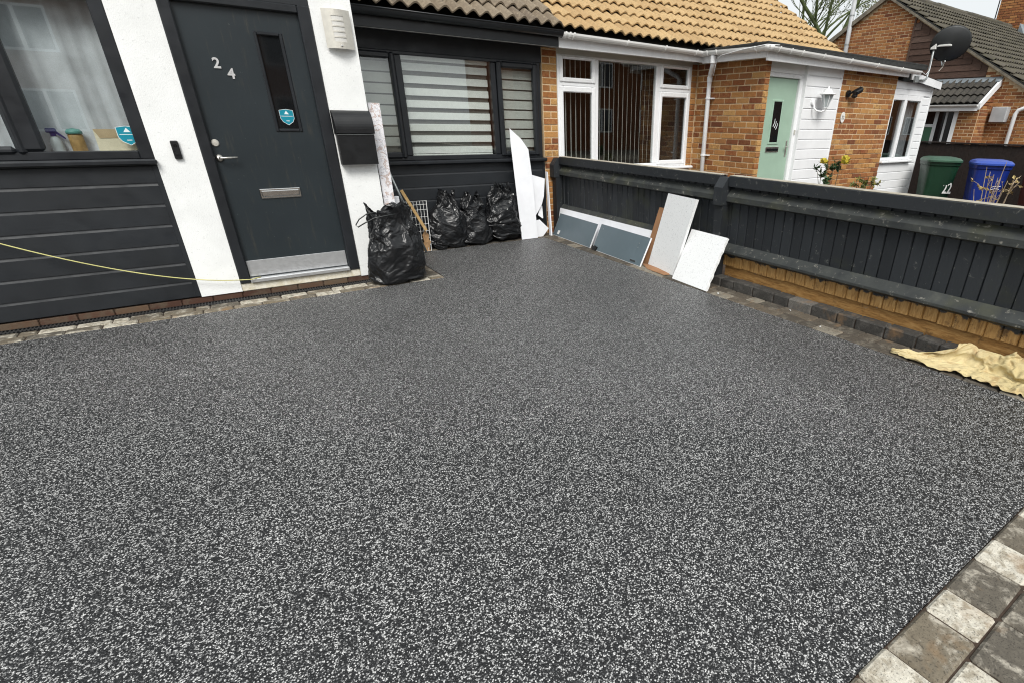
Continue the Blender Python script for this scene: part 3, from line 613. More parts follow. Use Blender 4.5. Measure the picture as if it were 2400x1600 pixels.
# one roof slope over both houses
EY, EZ = 6.385, 2.452
SL = Vector((0, math.cos(PITCH), math.sin(PITCH)))
GAUGE = 0.305
NR = 16
def roof_base(parent, x0, x1):
    a = Vector((0, EY + 0.03, EZ)); b_ = a + SL * (GAUGE * NR)
    return mk('roof', B().prism([(a.y, a.z - 0.03), (b_.y, b_.z - 0.03), (b_.y, b_.z - 0.10), (a.y + 0.1, a.z - 0.03)], 'x', x0, x1), 'roof_felt', parent)
ro = roof_base(own, 1.0, 3.95)
tg = tile_mesh('tile_grey', h=0.056)
TW = 0.31
X_PARTY = 3.97
far = []
for r in range(NR):
    for i in range(9):
        x = X_PARTY - (i + 1) * TW; p = Vector((x, EY, EZ)) + SL * (GAUGE * r)
        if r < 5: inst('roof_tile', tg, p + Vector((random.uniform(-.003, .003), 0, random.uniform(0, .004))), ro, rot=(PITCH, 0, random.uniform(-.004, .004)))
        else: far.append(p)
joined_tiles(ro, tg, far, (PITCH, 0, 0))

# ------------------------------------------------------------------ things in and on the own house
def curtain(name, x0, x1, y, z0, z1, amp, waves, mat, parent=None, thick=0.0):
    n, k = 120, 30; P = np.zeros((k, n, 3)); u = np.linspace(0, 1, n)
    ph = np.cumsum(rng.uniform(0.5, 1.5, n)); ph = ph / ph[-1]
    for i in range(k):
        t = i / (k - 1); P[i, :, 0] = x0 + (x1 - x0) * u + 0.004 * np.sin(5 * t + 9 * u); P[i, :, 2] = z0 + (z1 - z0) * t
        P[i, :, 1] = y + amp * np.sin(2 * math.pi * waves * ph + 0.5 * np.sin(3 * t)) * (0.55 + 0.45 * (1 - t)) + 0.4 * amp * np.sin(2 * math.pi * waves * 2.3 * u + 2 * t)
    return mk(name, B().grid(P), mat, parent, smooth=True, fix=False)
cu = curtain('net_curtain', -2.85, -0.30, FR + 0.20, 1.207, 2.25, 0.016, 13, 'curtain_net')
tag(cu, 'grey white net curtain hanging in soft folds behind the window beside the white pillar', 'curtain')
def roller(name, x0, x1, z0, z1, y, period, light, label, mat='blind_light'):
    t = thing(name, ((x0 + x1) / 2, y, z0), label, 'blind')
    mk('backing', B().box(x0, x1, y + 0.030, y + 0.032, z0, z1), 'blind_dark', t)
    mk('head_rail', B().cbox(x0 - 0.005, x1 + 0.005, y - 0.012, y + 0.04, z1 - 0.022, z1 + 0.03, 0.006), 'blind_light', t)
    z = z1 - 0.05
    while z - light > z0:
        mk('band', B().box(x0, x1, y + 0.004, y + 0.006, z - light, z), mat, t); z -= period
    mk('bottom_bar', B().cbox(x0, x1, y - 0.004, y + 0.012, z0, z0 + 0.018, 0.004), 'blind_light', t)
roller('day_night_blind', 2.09, 3.12, 1.063, 2.078, W + 0.085, 0.1235, 0.076, 'striped day and night blind filling the wide middle pane above the black bags')
roller('day_night_blind', 1.44, 1.975, 1.07, 2.075, W + 0.085, 0.108, 0.093, 'narrow striped blind behind the side pane next to the white rendered pillar', 'blind_grey')
roller('day_night_blind', 3.235, 3.735, 1.07, 2.075, W + 0.085, 0.1125, 0.095, 'narrow striped blind behind the side pane next to the brick column', 'blind_grey')
# window sill things
SZ = 1.2055
sb = thing('spray_bottle', (-0.80, FR + 0.145, SZ), 'clear spray bottle with a dark blue trigger on the inside window sill', 'spray bottle')
mk('bottle', B().lathe([(0.0, 0), (0.034, 0), (0.036, 0.01), (0.036, 0.07), (0.024, 0.095), (0.014, 0.105), (0.0, 0.105)], 18, (-0.80, FR + 0.145, SZ)), 'bottle_clear', sb, smooth=True)
mk('trigger', B().lathe([(0.0, 0.104), (0.017, 0.104), (0.017, 0.128), (0.0, 0.128)], 14, (-0.80, FR + 0.145, SZ)).cbox(-0.835, -0.775, FR + 0.132, FR + 0.158, SZ + 0.127, SZ + 0.156, 0.006).prism([(-0.790, SZ + 0.128), (-0.742, SZ + 0.084), (-0.738, SZ + 0.092), (-0.775, SZ + 0.135)], 'y', FR + 0.138, FR + 0.152), 'spray_blue', sb)
jr = thing('storage_jar', (-0.685, FR + 0.15, SZ), 'kraft coloured jar with a sea green lid on the inside window sill', 'jar')
mk('jar', B().lathe([(0.0, 0), (0.040, 0), (0.043, 0.006), (0.043, 0.108), (0.038, 0.118), (0.0, 0.118)], 22, (-0.685, FR + 0.15, SZ)), 'jar_kraft', jr, smooth=True)
mk('lid', B().lathe([(0.0, 0.1185), (0.046, 0.1185), (0.047, 0.135), (0.036, 0.150), (0.0, 0.158)], 22, (-0.685, FR + 0.15, SZ)), 'jar_lid', jr, smooth=True)
en = thing('envelope', (-0.46, FR + 0.13, SZ), 'cream envelope with a tan flap leaning inside the window beside the round jar', 'envelope')
Te = Matrix.Translation((-0.575, FR + 0.105, SZ)) @ Matrix.Rotation(rad(78), 4, 'X')
mk('body', B().slab([(0, 0), (0.235, 0), (0.235, 0.155), (0, 0.155)], Te, 0.004), 'envelope', en)
mk('flap', B().slab([(0.0, 0.155), (0.235, 0.155), (0.230, 0.098), (0.025, 0.092)], Te @ Matrix.Translation((0, 0, 0.004)), 0.002), 'envelope_flap', en)
# doorbell
db = thing('doorbell', (-0.115, FR, 1.148), 'black video doorbell fixed to the white pillar left of the charcoal door', 'doorbell')
mk('case', B().cbox(-0.139, -0.090, FR - 0.026, FR, 1.148, 1.282, 0.006), 'black_plastic', db)
mk('lens', B().lathe([(0.0, -0.031), (0.010, -0.030), (0.012, -0.026)], 18, (-0.1145, FR, 1.248), 'y'), 'pane_dark', db)
mk('button', B().lathe([(0.0, -0.030), (0.015, -0.029), (0.016, -0.026)], 22, (-0.1145, FR, 1.188), 'y'), 'black_plastic', db)
# outdoor wall light with five slots
lt = thing('wall_light', (1.226, FR, 1.99), 'brushed steel wall light with five pale slots high on the white pillar', 'wall light')
cv = B(); nseg = 14; xs = np.linspace(1.118, 1.336, nseg + 1)
bow = lambda x: FR - 0.028 - 0.045 * math.cos((x - 1.227) / 0.109 * math.pi / 2)
mk('backplate', B().cbox(1.150, 1.304, FR - 0.035, FR, 2.0, 2.26, 0.004), 'lens_white', lt)
mk('diffuser', B().cbox(1.160, 1.294, FR - 0.055, FR - 0.03, 2.015, 2.24, 0.004), 'lens_white', lt)
slots = [(2.222 - i * 0.0385 - 0.029, 2.222 - i * 0.0385) for i in range(5)]
zl = sorted(set([1.989, 2.269] + [z for s in slots for z in s]))
for z0, z1 in zip(zl, zl[1:]):
    hole = any(abs(z0 - s[0]) < 1e-6 for s in slots)
    for x0, x1 in zip(xs, xs[1:]):
        if hole and x0 > 1.172 and x1 < 1.284: continue
        cv.add([(x0, bow(x0), z0), (x1, bow(x1), z0), (x1, bow(x1), z1), (x0, bow(x0), z1)], [(0, 1, 2, 3)])
sh = mk('cover', cv, 'brushed_nickel', lt, smooth=False, fix=False); sm = sh.modifiers.new('solid', 'SOLIDIFY'); sm.thickness = 0.002; sm.offset = -1
for z0, z1 in slots:
    sg = B()
    for x0, x1 in zip(xs, xs[1:]):
        if x0 > 1.155 and x1 < 1.30: sg.add([(x0, bow(x0) + 0.0035, z0 - 0.002), (x1, bow(x1) + 0.0035, z0 - 0.002), (x1, bow(x1) + 0.0035, z1 + 0.002), (x0, bow(x0) + 0.0035, z1 + 0.002)], [(0, 1, 2, 3)])
    mk('slot_glass', sg, 'slot_frost', lt, fix=False)
mk('screw', B().lathe([(0.0, -0.006), (0.008, -0.004), (0.009, 0.0)], 12, (1.227, FR - 0.073, 2.009), 'y'), 'chrome', lt)
# mailbox
mb = thing('mailbox', (1.2, FR, 1.075), 'black steel letterbox with a curved lid mounted on the white pillar', 'mailbox')
prof = [(FR, 1.078), (FR - 0.088, 1.078), (FR - 0.088, 1.332), (FR, 1.332)]
mk('body', B().prism(prof, 'x', 1.053, 1.362), 'black_plastic', mb)
lid = [(FR - 0.001, 1.334)] + [(FR - 0.095, 1.334), (FR - 0.108, 1.340)] + [(FR - 0.108 + 0.107 * (1 - math.cos(a)), 1.372 + 0.150 * math.sin(a)) for a in np.linspace(0, math.pi / 2, 12)]
mk('lid', B().prism(lid, 'x', 1.045, 1.368), 'black_plastic', mb)
mk('seam', B().box(1.052, 1.363, FR - 0.091, FR - 0.0885, 1.326, 1.331), 'galv', mb)
# yellow cord sagging from the left to the door threshold
pts = []
for i in range(40):
    t = i / 39; x = -3.0 + 3.13 * t; z = 0.156 + 0.269 * ((1 - t) * 3.13) ** 1.65 if t < 1 else 0.153; pts.append((x, FR - 0.05 - 0.012 * math.sin(3 * t), z))
pts.append((0.16, FR - 0.03, 0.156)); pts.append((0.20, FR - 0.01, 0.1545))
tag(mk('cord', B().tube(pts, 0.0042, 8), 'cord_yellow', smooth=True), 'thin pale yellow cord strung past the charcoal cladding to the foot of the door', 'cord')

# ------------------------------------------------------------------ neighbour's house (number 22)
nb = thing('brick_house', (7.0, 6.8, 0), 'buff brick house with tan roof tiles, white windows and sage green door', 'house')
CO, BL = 0.0787, 0.236
core = mk('wall', B().box(3.840, 4.062, W + 0.001, W + 0.25, 0, 2.3).box(4.062, 6.49, W + 0.001, W + 0.25, 0, 0.80).box(6.49, 6.64, W + 0.001, W + 0.25, 0, 2.3)
          .box(6.621, 6.72, 5.401, W + 0.001, 0, 2.30), 'mortar', nb)
items = brickwork('x', W, 3.840, 4.062, 0.0, 2.30, CO, BL); place_bricks(core, 'x', W, items, CO)
zz = 0.0787 * 6
ret = brickwork('y', 6.62, 5.40, W - 0.0, zz, 2.29, CO, BL); place_bricks(core, 'y', 6.62, ret, CO)
jam = brickwork('x', W, 6.49, 6.606, zz, 2.29, CO, BL); place_bricks(core, 'x', W, jam, CO, joined=True)
hdr = [(6.663, zz + CO * (k + 0.5), 0.092) for k in range(int((2.29 - zz) / CO))]; place_bricks(core, 'x', 5.40, hdr, CO, joined=True)
core2 = mk('pier', B().box(8.485, 10.15, 5.401, 5.65, 0, 2.3), 'mortar', nb)
pier = brickwork('x', 5.40, 8.485, 10.15, 0.0787 * 3, 2.26, CO, BL)
pier.sort(key=lambda t: -t[1]); nI = max(0, 298 - len(items) - len(ret))
place_bricks(core2, 'x', 5.40, pier[:nI], CO); place_bricks(core2, 'x', 5.40, pier[nI:], CO, joined=True)
# white window
ww = mk('window_frame', bars(B(), 4.066, 6.488, 0.842, 2.246, W - 0.01, W + 0.06, (0.05, 0.05, 0.05, 0.03)), 'upvc_white', nb)
mk('mullion', B().cbox(4.655, 4.727, W - 0.012, W + 0.06, 0.892, 2.216, 0.008), 'upvc_white', ww)
mk('mullion', B().cbox(5.770, 5.850, W - 0.012, W + 0.06, 0.892, 2.216, 0.008), 'upvc_white', ww)
for x0, x1 in ((4.095, 4.668), (5.845, 6.455)):
    mk('sash', bars(B(), x0, x1, 1.930, 2.235, W - 0.03, W + 0.03, (0.055, 0.055, 0.055, 0.040), 0.012), 'upvc_white', ww)
    mk('transom', B().cbox(x0, x1, W - 0.012, W + 0.05, 1.888, 1.929, 0.006), 'upvc_white', ww)
    mk('sash', bars(B(), x0, x1, 0.870, 1.886, W - 0.03, W + 0.03, (0.055, 0.055, 0.060, 0.072), 0.012), 'upvc_white', ww)
    mk('trickle_vent', B().cbox(x0 + 0.13, x1 - 0.10, W - 0.045, W - 0.03, 2.205, 2.222, 0.004), 'upvc_white', ww)
    pane(ww, x0 + 0.05, x1 - 0.05, 1.98, 2.20, W + 0.004); pane(ww, x0 + 0.05, x1 - 0.05, 0.925, 1.82, W + 0.004)
pane(ww, 4.72, 5.78, 0.88, 2.225, W + 0.01)
mk('sill', B().cbox(4.06, 6.56, W - 0.12, W + 0.02, 0.800, 0.841, 0.012), 'upvc_white', ww)
mk('soffit', B().box(3.952, 6.5, 6.495, W + 0.2, 2.300, 2.310).box(4.062, 6.62, W + 0.0, W + 0.012, 2.247, 2.30), 'soffit_beige', nb)
room(nb, 4.07, 6.48, W + 0.075, W + 3.2, 0.4, 2.4)
vb = thing('vertical_blind', (4.9, W + 0.16, 0.85), 'open vertical blind with thin pale slats behind the wide white window', 'blind')
mk('track', B().cbox(4.08, 5.85, W + 0.13, W + 0.18, 2.22, 2.25, 0.004), 'blind_slat', vb)
sm_ = meshonly('slat', B().box(-0.0010, 0.0010, -0.030, 0.030, 0.0, 1.35), 'blind_slat')
for i in range(21):
    x = 4.12 + i * 0.083
    inst('slat', sm_, (x, W + 0.155, 0.87), vb, rad(random.uniform(-44, -41)))
# gutters, fascia, downpipe
GY = 6.405
mk('fascia', B().cbox(3.953, 6.47, 6.466, 6.494, 2.282, 2.44, 0.003), 'upvc_white', nb)
mk('fascia', B().cbox(6.44, 6.468, 5.285, 6.464, 2.268, 2.40, 0.003), 'upvc_white', nb)
mk('fascia', B().cbox(6.44, 10.22, 5.255, 5.283, 2.232, 2.36, 0.003), 'upvc_white', nb)
mk('porch_soffit', B().box(6.47, 10.22, 5.285, 5.7, 2.300, 2.309).box(6.47, 6.62, 5.7, 6.46, 2.300, 2.309), 'soffit_beige', nb)
gw = mk('gutter', half_gutter(B(), [(3.955, GY, 2.436), (6.385, GY, 2.412), (6.385, 5.20, 2.388), (10.42, 5.20, 2.332)]), 'gutter_white', nb, smooth=False, fix=False)
def gbr(x, y, z, rz):
    b = B(); pr = [(0.062 * math.cos(a), -0.062 * math.sin(a)) for a in np.linspace(-0.12, math.pi * 0.99, 12)]
    pr2 = [(0.054 * math.cos(a), -0.054 * math.sin(a)) for a in np.linspace(math.pi * 0.99, -0.12, 12)]
    b.prism(pr + pr2, 'y', -0.011, 0.011); me = b; o = mk('bracket', me, 'gutter_white', gw)
    o.matrix_parent_inverse = wm(gw).inverted(); c = Vector(o.location); o.matrix_basis = Matrix.Translation((x, y, z)) @ Matrix.Rotation(rz, 4, 'Z') @ Matrix.Translation(c)
for x in (3.99, 4.05, 4.11, 4.95, 5.62, 6.22): gbr(x, GY, 2.436 - (x - 3.955) * 0.01, -math.pi / 2)
for y in (6.28, 6.10, 5.40): gbr(6.385, y, 2.41 - (6.4 - y) * 0.02, math.pi)
for x in (6.55, 6.8, 7.05, 7.55, 8.25, 9.0, 9.75): gbr(x, 5.20, 2.388 - (x - 6.385) * 0.0139, -math.pi / 2)
for (x, y, z) in ((6.385, GY, 2.412), (6.385, 5.20, 2.388)):
    mk('gutter_corner', B().lathe([(0.0, -0.066), (0.045, -0.058), (0.066, -0.02), (0.068, 0.002)], 16, (x, y, z)), 'gutter_white', gw, smooth=True)
dp = mk('downpipe', B().tube([(6.395, 6.20, 2.36), (6.395, 6.20, 2.27), (6.41, 6.215, 2.225), (6.54, 6.37, 2.13), (6.56, 6.395, 2.09), (6.56, 6.395, 1.9), (6.56, 6.395, 0.0)], 0.034, 14), 'upvc_white', nb, smooth=True)
mk('socket', B().tube([(6.395, 6.20, 2.34), (6.395, 6.20, 2.255)], 0.042, 14), 'upvc_white', dp)
mk('socket', B().tube([(6.56, 6.395, 2.10), (6.56, 6.395, 2.03)], 0.041, 14), 'upvc_white', dp)
for z in (1.80, 1.0): mk('pipe_clip', B().tube([(6.56, 6.395, z), (6.56, 6.395, z + 0.022)], 0.043, 14).cbox(6.55, 6.615, 6.30, 6.40, z + 0.002, z + 0.020, 0.002), 'upvc_white', dp)
mk('cable', B().tube([(6.42, 6.19, 2.10), (6.40, 6.15, 2.22), (6.395, 6.12, 2.31), (6.34, 6.0, 2.335), (6.32, 5.6, 2.375), (6.33, 5.2, 2.40), (6.5, 5.13, 2.40)], 0.005, 6), 'upvc_white', gw, smooth=True)
mk('porch_roof', B().cbox(6.40, 10.75, 5.235, 6.9, 2.365, 2.425, 0.006).cbox(6.40, 10.75, 5.235, 5.30, 2.42, 2.448, 0.006).cbox(6.40, 6.47, 5.30, 6.5, 2.42, 2.45, 0.006), 'roof_felt', nb)
# tan tiled roof
rn = roof_base(nb, 3.95, 10.28)
tt = tile_mesh('tile_tan', h=0.042)
far = []; cnt = 0
ncol = int((10.32 - X_PARTY) / TW) + 1
for r in range(NR):
    for i in range(ncol):
        x = X_PARTY + i * TW; p = Vector((x, EY, EZ)) + SL * (GAUGE * r)
        if r < 10 and cnt < 220: inst('roof_tile', tt, p + Vector((random.uniform(-.005, .005), random.uniform(-.006, .006), random.uniform(0, .006))), rn, rot=(PITCH, random.uniform(-.008, .008), random.uniform(-.009, .009))); cnt += 1
        else: far.append(p)
joined_tiles(rn, tt, far, (PITCH, 0, 0))
gz = lambda y: EZ - 0.10 + (y - EY) * math.tan(PITCH)
mk('gable_wall', B().prism([(W + 0.25, 0), (W + 5, 0), (W + 5, gz(W + 4.2)), (EY + 4.2, gz(EY + 4.2)), (W + 0.25, gz(W + 0.25))], 'x', 10.0, 10.14), 'brick_far', nb)
mk('upper_wall', B().box(1.37, 10.0, W + 3.6, W + 3.8, 0, 4.0), 'brick_far', nb)
# porch front: door, shiplap, recess
PF = 5.40
dn = mk('door_frame', B().cbox(6.722, 6.775, PF + 0.05, PF + 0.13, 0.1, 2.13, 0.006).cbox(7.489, 7.580, PF + 0.05, PF + 0.13, 0.1, 2.13, 0.006).cbox(6.774, 7.490, PF + 0.052, PF + 0.13, 2.076, 2.131, 0.006), 'upvc_white', nb)
mk('door_panel_top', B().cbox(6.70, 7.578, PF + 0.045, PF + 0.13, 2.132, 2.30, 0.004), 'shiplap_white', nb)
mk('reveal', B().box(7.560, 7.579, PF - 0.004, PF + 0.051, 0.1, 2.30).box(6.70, 6.724, PF + 0.02, PF + 0.052, 0.1, 2.30), 'shiplap_white', nb)
D2 = PF + 0.085
gd = mk('door', B().cbox(6.777, 7.487, D2, D2 + 0.05, 0.13, 2.074, 0.006), 'door_sage', nb)
mk('glazing_bead', bars(B(), 6.965, 7.210, 1.195, 1.795, D2 - 0.012, D2 + 0.01, 0.030, 0.008), 'door_sage', gd)
gp = mk('pane', B().box(6.99, 7.185, D2 - 0.004, D2 - 0.001, 1.22, 1.77), 'pane_dark', gd)
for k in range(3): mk('lead_line', B().tube([(7.035 + 0.035 * k, D2 - 0.006, 1.44 - 0.02 * k), (7.06 + 0.035 * k, D2 - 0.006, 1.49 - 0.02 * k), (7.062 + 0.035 * k, D2 - 0.006, 1.545 - 0.03 * k)], 0.004, 6), 'upvc_white', gp)
ll = mk('letterbox', B().cbox(6.93, 7.235, D2 - 0.014, D2, 1.085, 1.165, 0.008), 'chrome', gd)
mk('flap', B().cbox(6.955, 7.21, D2 - 0.022, D2 - 0.014, 1.103, 1.142, 0.006), 'pane_dark', ll)
mk('handle', B().cbox(7.405, 7.435, D2 - 0.010, D2, 1.02, 1.25, 0.005).tube([(7.42, D2 - 0.005, 1.16), (7.42, D2 - 0.045, 1.16), (7.34, D2 - 0.048, 1.158)], 0.008, 8), 'steel', gd)
mk('bell_push', B().cbox(7.515, 7.540, PF + 0.035, PF + 0.05, 1.33, 1.40, 0.004), 'soffit_beige', dn)
mk('infill_wall', B().box(7.58, 8.485, PF + 0.045, PF + 0.2, 0, 2.3), 'shiplap_white', nb)
sl = mk('cladding', B().box(7.58, 8.484, PF + 0.03, PF + 0.044, 0.1, 2.3), 'shiplap_white', nb)
zs = [0.10, 0.245, 0.39, 0.54, 0.687, 0.835, 0.983, 1.13, 1.271, 1.413, 1.553, 1.70, 1.848, 1.997, 2.137, 2.285]
for a, b_ in zip(zs, zs[1:]): mk('board', shiplap(a, b_, PF, 7.582, 8.462, lip=0.020, dep=0.016), 'shiplap_white', sl)
mk('corner_trim', B().cbox(8.462, 8.484, PF - 0.006, PF + 0.03, 0.1, 2.29, 0.003), 'upvc_white', sl)
# white clad extension at the far end
ex = mk('extension_wall', B().box(10.155, 11.54, PF + 0.045, PF + 0.2, 0, 0.892).box(10.155, 11.54, PF + 0.045, PF + 0.2, 1.981, 2.12).box(11.231, 11.54, PF + 0.045, PF + 0.2, 0.892, 1.981).box(11.40, 11.54, PF + 0.2, 8.5, 0, 2.12), 'shiplap_white', nb)
zs = [0.10, 0.247, 0.394, 0.541, 0.688, 0.835]
for a, b_ in zip(zs, zs[1:]): mk('board', shiplap(a, b_, PF + 0.016, 10.157, 11.50, lip=0.020, dep=0.016), 'shiplap_white', ex)
for i in range(9): mk('board', shiplap(0.842 + i * 0.125, 0.967 + i * 0.125, PF + 0.016, 11.235, 11.50, lip=0.018, dep=0.016), 'shiplap_white', ex)
for a, b_ in ((1.985, 2.075), (2.075, 2.20)): mk('board', shiplap(a, b_, PF + 0.014, 10.157, 11.49, lip=0.018, dep=0.016), 'shiplap_white', ex)
mk('corner_trim', B().cbox(11.50, 11.545, PF + 0.010, PF + 0.06, 0.1, 2.12, 0.004), 'upvc_white', ex)
we = mk('window_frame', bars(B(), 10.157, 11.23, 0.895, 1.980, PF + 0.006, PF + 0.07, (0.035, 0.06, 0.05, 0.085), 0.006), 'upvc_white', nb)
mk('mullion', B().cbox(10.575, 10.665, PF + 0.000, PF + 0.07, 0.945, 1.895, 0.010), 'upvc_white', we)
mk('sill', B().cbox(10.155, 11.27, PF - 0.05, PF + 0.02, 0.855, 0.893, 0.008), 'upvc_white', we)
pane(we, 10.19, 10.58, 0.94, 1.90, PF + 0.03); pane(we, 10.66, 11.175, 0.94, 1.90, PF + 0.03)
room(nb, 10.16, 11.23, PF + 0.072, PF + 2.5, 0.8, 2.05)
mk('extension_roof', B().prism([(10.20, 2.20), (11.60, 2.155), (11.60, 2.24), (10.55, 2.335), (10.20, 2.335)], 'y', PF - 0.06, 8.5), 'roof_felt', nb)
mk('bargeboard', B().prism([(10.45, 2.215), (11.61, 2.105), (11.61, 2.22), (10.62, 2.315), (10.45, 2.315)], 'y', PF - 0.085, PF - 0.061), 'upvc_white', nb)
ncu = curtain('net_curtain', 10.68, 11.2, PF + 0.14, 0.93, 1.9, 0.02, 6, 'curtain_grey')
tag(ncu, 'grey curtain in folds behind the small window of the white clad extension', 'curtain')
mk('verge_flashing', B().prism([(6.9, 2.46), (7.5, 2.78), (7.5, 2.84), (6.9, 2.52)], 'x', 10.35, 10.45).box(10.45, 10.95, 6.6, 7.6, 2.43, 2.52), 'upvc_white', nb)
# lantern
ln = thing('wall_lantern', (7.93, PF, 1.66), 'white carriage lantern with clear glass on the white boards beside the green door', 'wall lantern')
lx, ly, lz = 7.93, PF - 0.15, 1.70
mk('bracket', B().lathe([(0.0, 0.0), (0.045, 0.0), (0.05, -0.012), (0.03, -0.025), (0.0, -0.028)], 16, (7.80, PF, 1.78), 'y').tube([(7.80, PF - 0.02, 1.78), (7.795, PF - 0.05, 1.70), (7.81, PF - 0.09, 1.665), (7.87, PF - 0.13, 1.655), (7.93, PF - 0.15, 1.68)], 0.012, 8), 'upvc_white', ln, smooth=True)
mk('finial', B().lathe([(0.0, -0.045), (0.008, -0.04), (0.010, -0.02), (0.028, 0.0), (0.034, 0.015), (0.0, 0.02)], 12, (lx, ly, lz)), 'upvc_white', ln, smooth=True)
mk('glass', B().lathe([(0.036, 0.015), (0.082, 0.185)], 6, (lx, ly, lz)), 'bottle_clear', ln)
cg = B()
for k in range(6):
    a = 2 * math.pi * k / 6; cg.tube([(lx + 0.038 * math.cos(a), ly + 0.038 * math.sin(a), lz + 0.012), (lx + 0.086 * math.cos(a), ly + 0.086 * math.sin(a), lz + 0.190)], 0.006, 6)
mk('cage', cg, 'upvc_white', ln)
mk('cap', B().lathe([(0.0, 0.185), (0.118, 0.185), (0.120, 0.194), (0.085, 0.206), (0.066, 0.222), (0.060, 0.240), (0.040, 0.258), (0.014, 0.266), (0.014, 0.282), (0.008, 0.296), (0.0, 0.300)], 18, (lx, ly, lz)), 'upvc_white', ln, smooth=True)
# black security light
fl = thing('security_light', (8.75, PF, 1.9), 'small black security light tilted on the brick pier above the house number', 'security light')
mk('mount', B().lathe([(0.0, 0.0), (0.05, 0.0), (0.05, -0.03), (0.0, -0.035)], 14, (8.68, PF - 0.011, 1.93), 'y').tube([(8.68, PF - 0.03, 1.93), (8.70, PF - 0.09, 1.95)], 0.018, 8), 'black_plastic', fl)
Tl = Matrix.Translation((8.78, PF - 0.12, 1.97)) @ Matrix.Rotation(rad(-18), 4, 'Y') @ Matrix.Rotation(rad(20), 4, 'X')
hb = B().cbox(-0.09, 0.10, -0.04, 0.04, -0.045, 0.035, 0.016).cbox(-0.10, -0.02, -0.035, 0.035, -0.085, -0.03, 0.012); hb.v = [tuple(Tl @ Vector(p)) for p in hb.v]
mk('head', hb, 'black_plastic', fl)
# oval number plate
npl = thing('number_plate', (8.66, PF, 1.53), 'white oval house number plate on the brick pier beside the white boards', 'number plate')
mk('plate', B().add([(8.66 + 0.058 * math.cos(a), PF - 0.020 + y, 1.59 + 0.078 * math.sin(a)) for y in (0, 0.008) for a in np.linspace(0, 2 * math.pi, 28, endpoint=False)], [tuple(range(28)), tuple(range(55, 27, -1))] + [(i, 28 + i, 28 + (i + 1) % 28, (i + 1) % 28) for i in range(28)]), 'lens_white', npl)
text_obj('numeral', '22', 0.075, 0.001, 'black_plastic', facing((8.66, PF - 0.0215, 1.585)), npl)
# satellite dish
ds = thing('satellite_dish', (10.95, 5.4, 2.2), 'dark grey satellite dish on a bent galvanised pole above the white extension', 'satellite dish')
mk('pole', B().tube([(10.55, 5.29, 2.22), (10.80, 5.29, 2.215), (10.93, 5.30, 2.25), (10.97, 5.31, 2.34), (10.985, 5.315, 2.5), (11.0, 5.33, 2.86)], 0.018, 10), 'galv', ds, smooth=True)
mk('foot', B().cbox(10.50, 10.62, 5.27, 5.31, 2.17, 2.27, 0.004), 'galv', ds)
cdish = Vector((11.10, 5.11, 2.775)); nrm = Vector((0.80, 0.62, 0.36)).normalized()   # opening faces away from the road
ux = nrm.cross(Vector((0, 0, 1))).normalized(); uy = ux.cross(nrm)
dv = B(); nn, kk = 40, 10; V = []
for j in range(kk + 1):
    r = j / kk
    for i in range(nn):
        a = 2 * math.pi * i / nn; V.append(cdish + ux * (0.315 * r * math.cos(a)) + uy * (0.275 * r * math.sin(a)) + nrm * (0.075 * r * r - 0.04))
F = [(j * nn + i, j * nn + (i + 1) % nn, (j + 1) * nn + (i + 1) % nn, (j + 1) * nn + i) for j in range(kk) for i in range(nn)]
dsh = mk('reflector', dv.add(V, F), 'dish_grey', ds, smooth=True, fix=False); sm = dsh.modifiers.new('s', 'SOLIDIFY'); sm.thickness = 0.006
mk('mount', B().tube([(11.0, 5.33, 2.74), (11.03, 5.2, 2.745), cdish - nrm * 0.03], 0.014, 8).cbox(10.95, 11.04, 5.28, 5.37, 2.70, 2.79, 0.006).cbox(10.97, 11.05, 5.06, 5.28, 2.735, 2.765, 0.006), 'wire_white', ds)
mk('arm', B().tube([cdish - uy * 0.26, cdish - uy * 0.36 + nrm * 0.1, cdish - uy * 0.30 + nrm * 0.40], 0.010, 8).tube([cdish - uy * 0.30 + nrm * 0.38, cdish - uy * 0.27 + nrm * 0.48], 0.03, 10), 'galv', ds)
mk('cable', B().tube([(10.99, 5.31, 2.55), (10.93, 5.28, 2.38), (10.75, 5.24, 2.30), (10.5, 5.2, 2.33)], 0.005, 6), 'upvc_white', ds)
mk('cable_end', B().tube([cdish - uy * 0.28 + nrm * 0.02, cdish - uy * 0.36 + nrm * 0.03, cdish - uy * 0.42 - ux * 0.05], 0.005, 6), 'soffit_beige', ds)

# ------------------------------------------------------------------ boundary fence
m = Mat('fence_pale', rough=0.62)
c = m.ramp(m.rnd(), [(0.0, (0.0110, 0.0135, 0.0165)), (1.0, (0.0225, 0.0265, 0.0310))])
alg = m.ramp(m.noise(2.6, 5, 0.65), [(0.57, 0.0), (0.72, 0.5)]); c = m.mix(alg, c, (0.034, 0.038, 0.018))
scu = m.ramp(m.noise(19, 6, 0.72, dist=0.8), [(0.615, 0.0), (0.69, 0.55)]); c = m.mix(scu, c, (0.20, 0.20, 0.18))
raw = m.ramp(m.noise(10, 6, 0.65, vec=m.pos((6, 6, 1)), dist=0.5), [(0.3, (0.20, 0.100, 0.026)), (0.5, (0.37, 0.205, 0.065)), (0.72, (0.50, 0.31, 0.12))])
st = m.ramp(m.noise(9, 6, 0.7), [(0.58, 0.0), (0.68, 0.8)]); raw = m.mix(st, raw, (0.06, 0.03, 0.012))
sx = m.n('ShaderNodeSeparateXYZ'); gg = m.n('ShaderNodeNewGeometry'); m.i(sx, 'Vector', gg.outputs['Position'])
lim = m.math('ADD', sx.outputs['Z'], m.math('MULTIPLY', m.noise(13, 4), 0.16))
fac = m.ramp(lim, [(0.355, 1.0), (0.372, 0.0)])      # the stain stops at the lower rail, the foot of each pale is bare
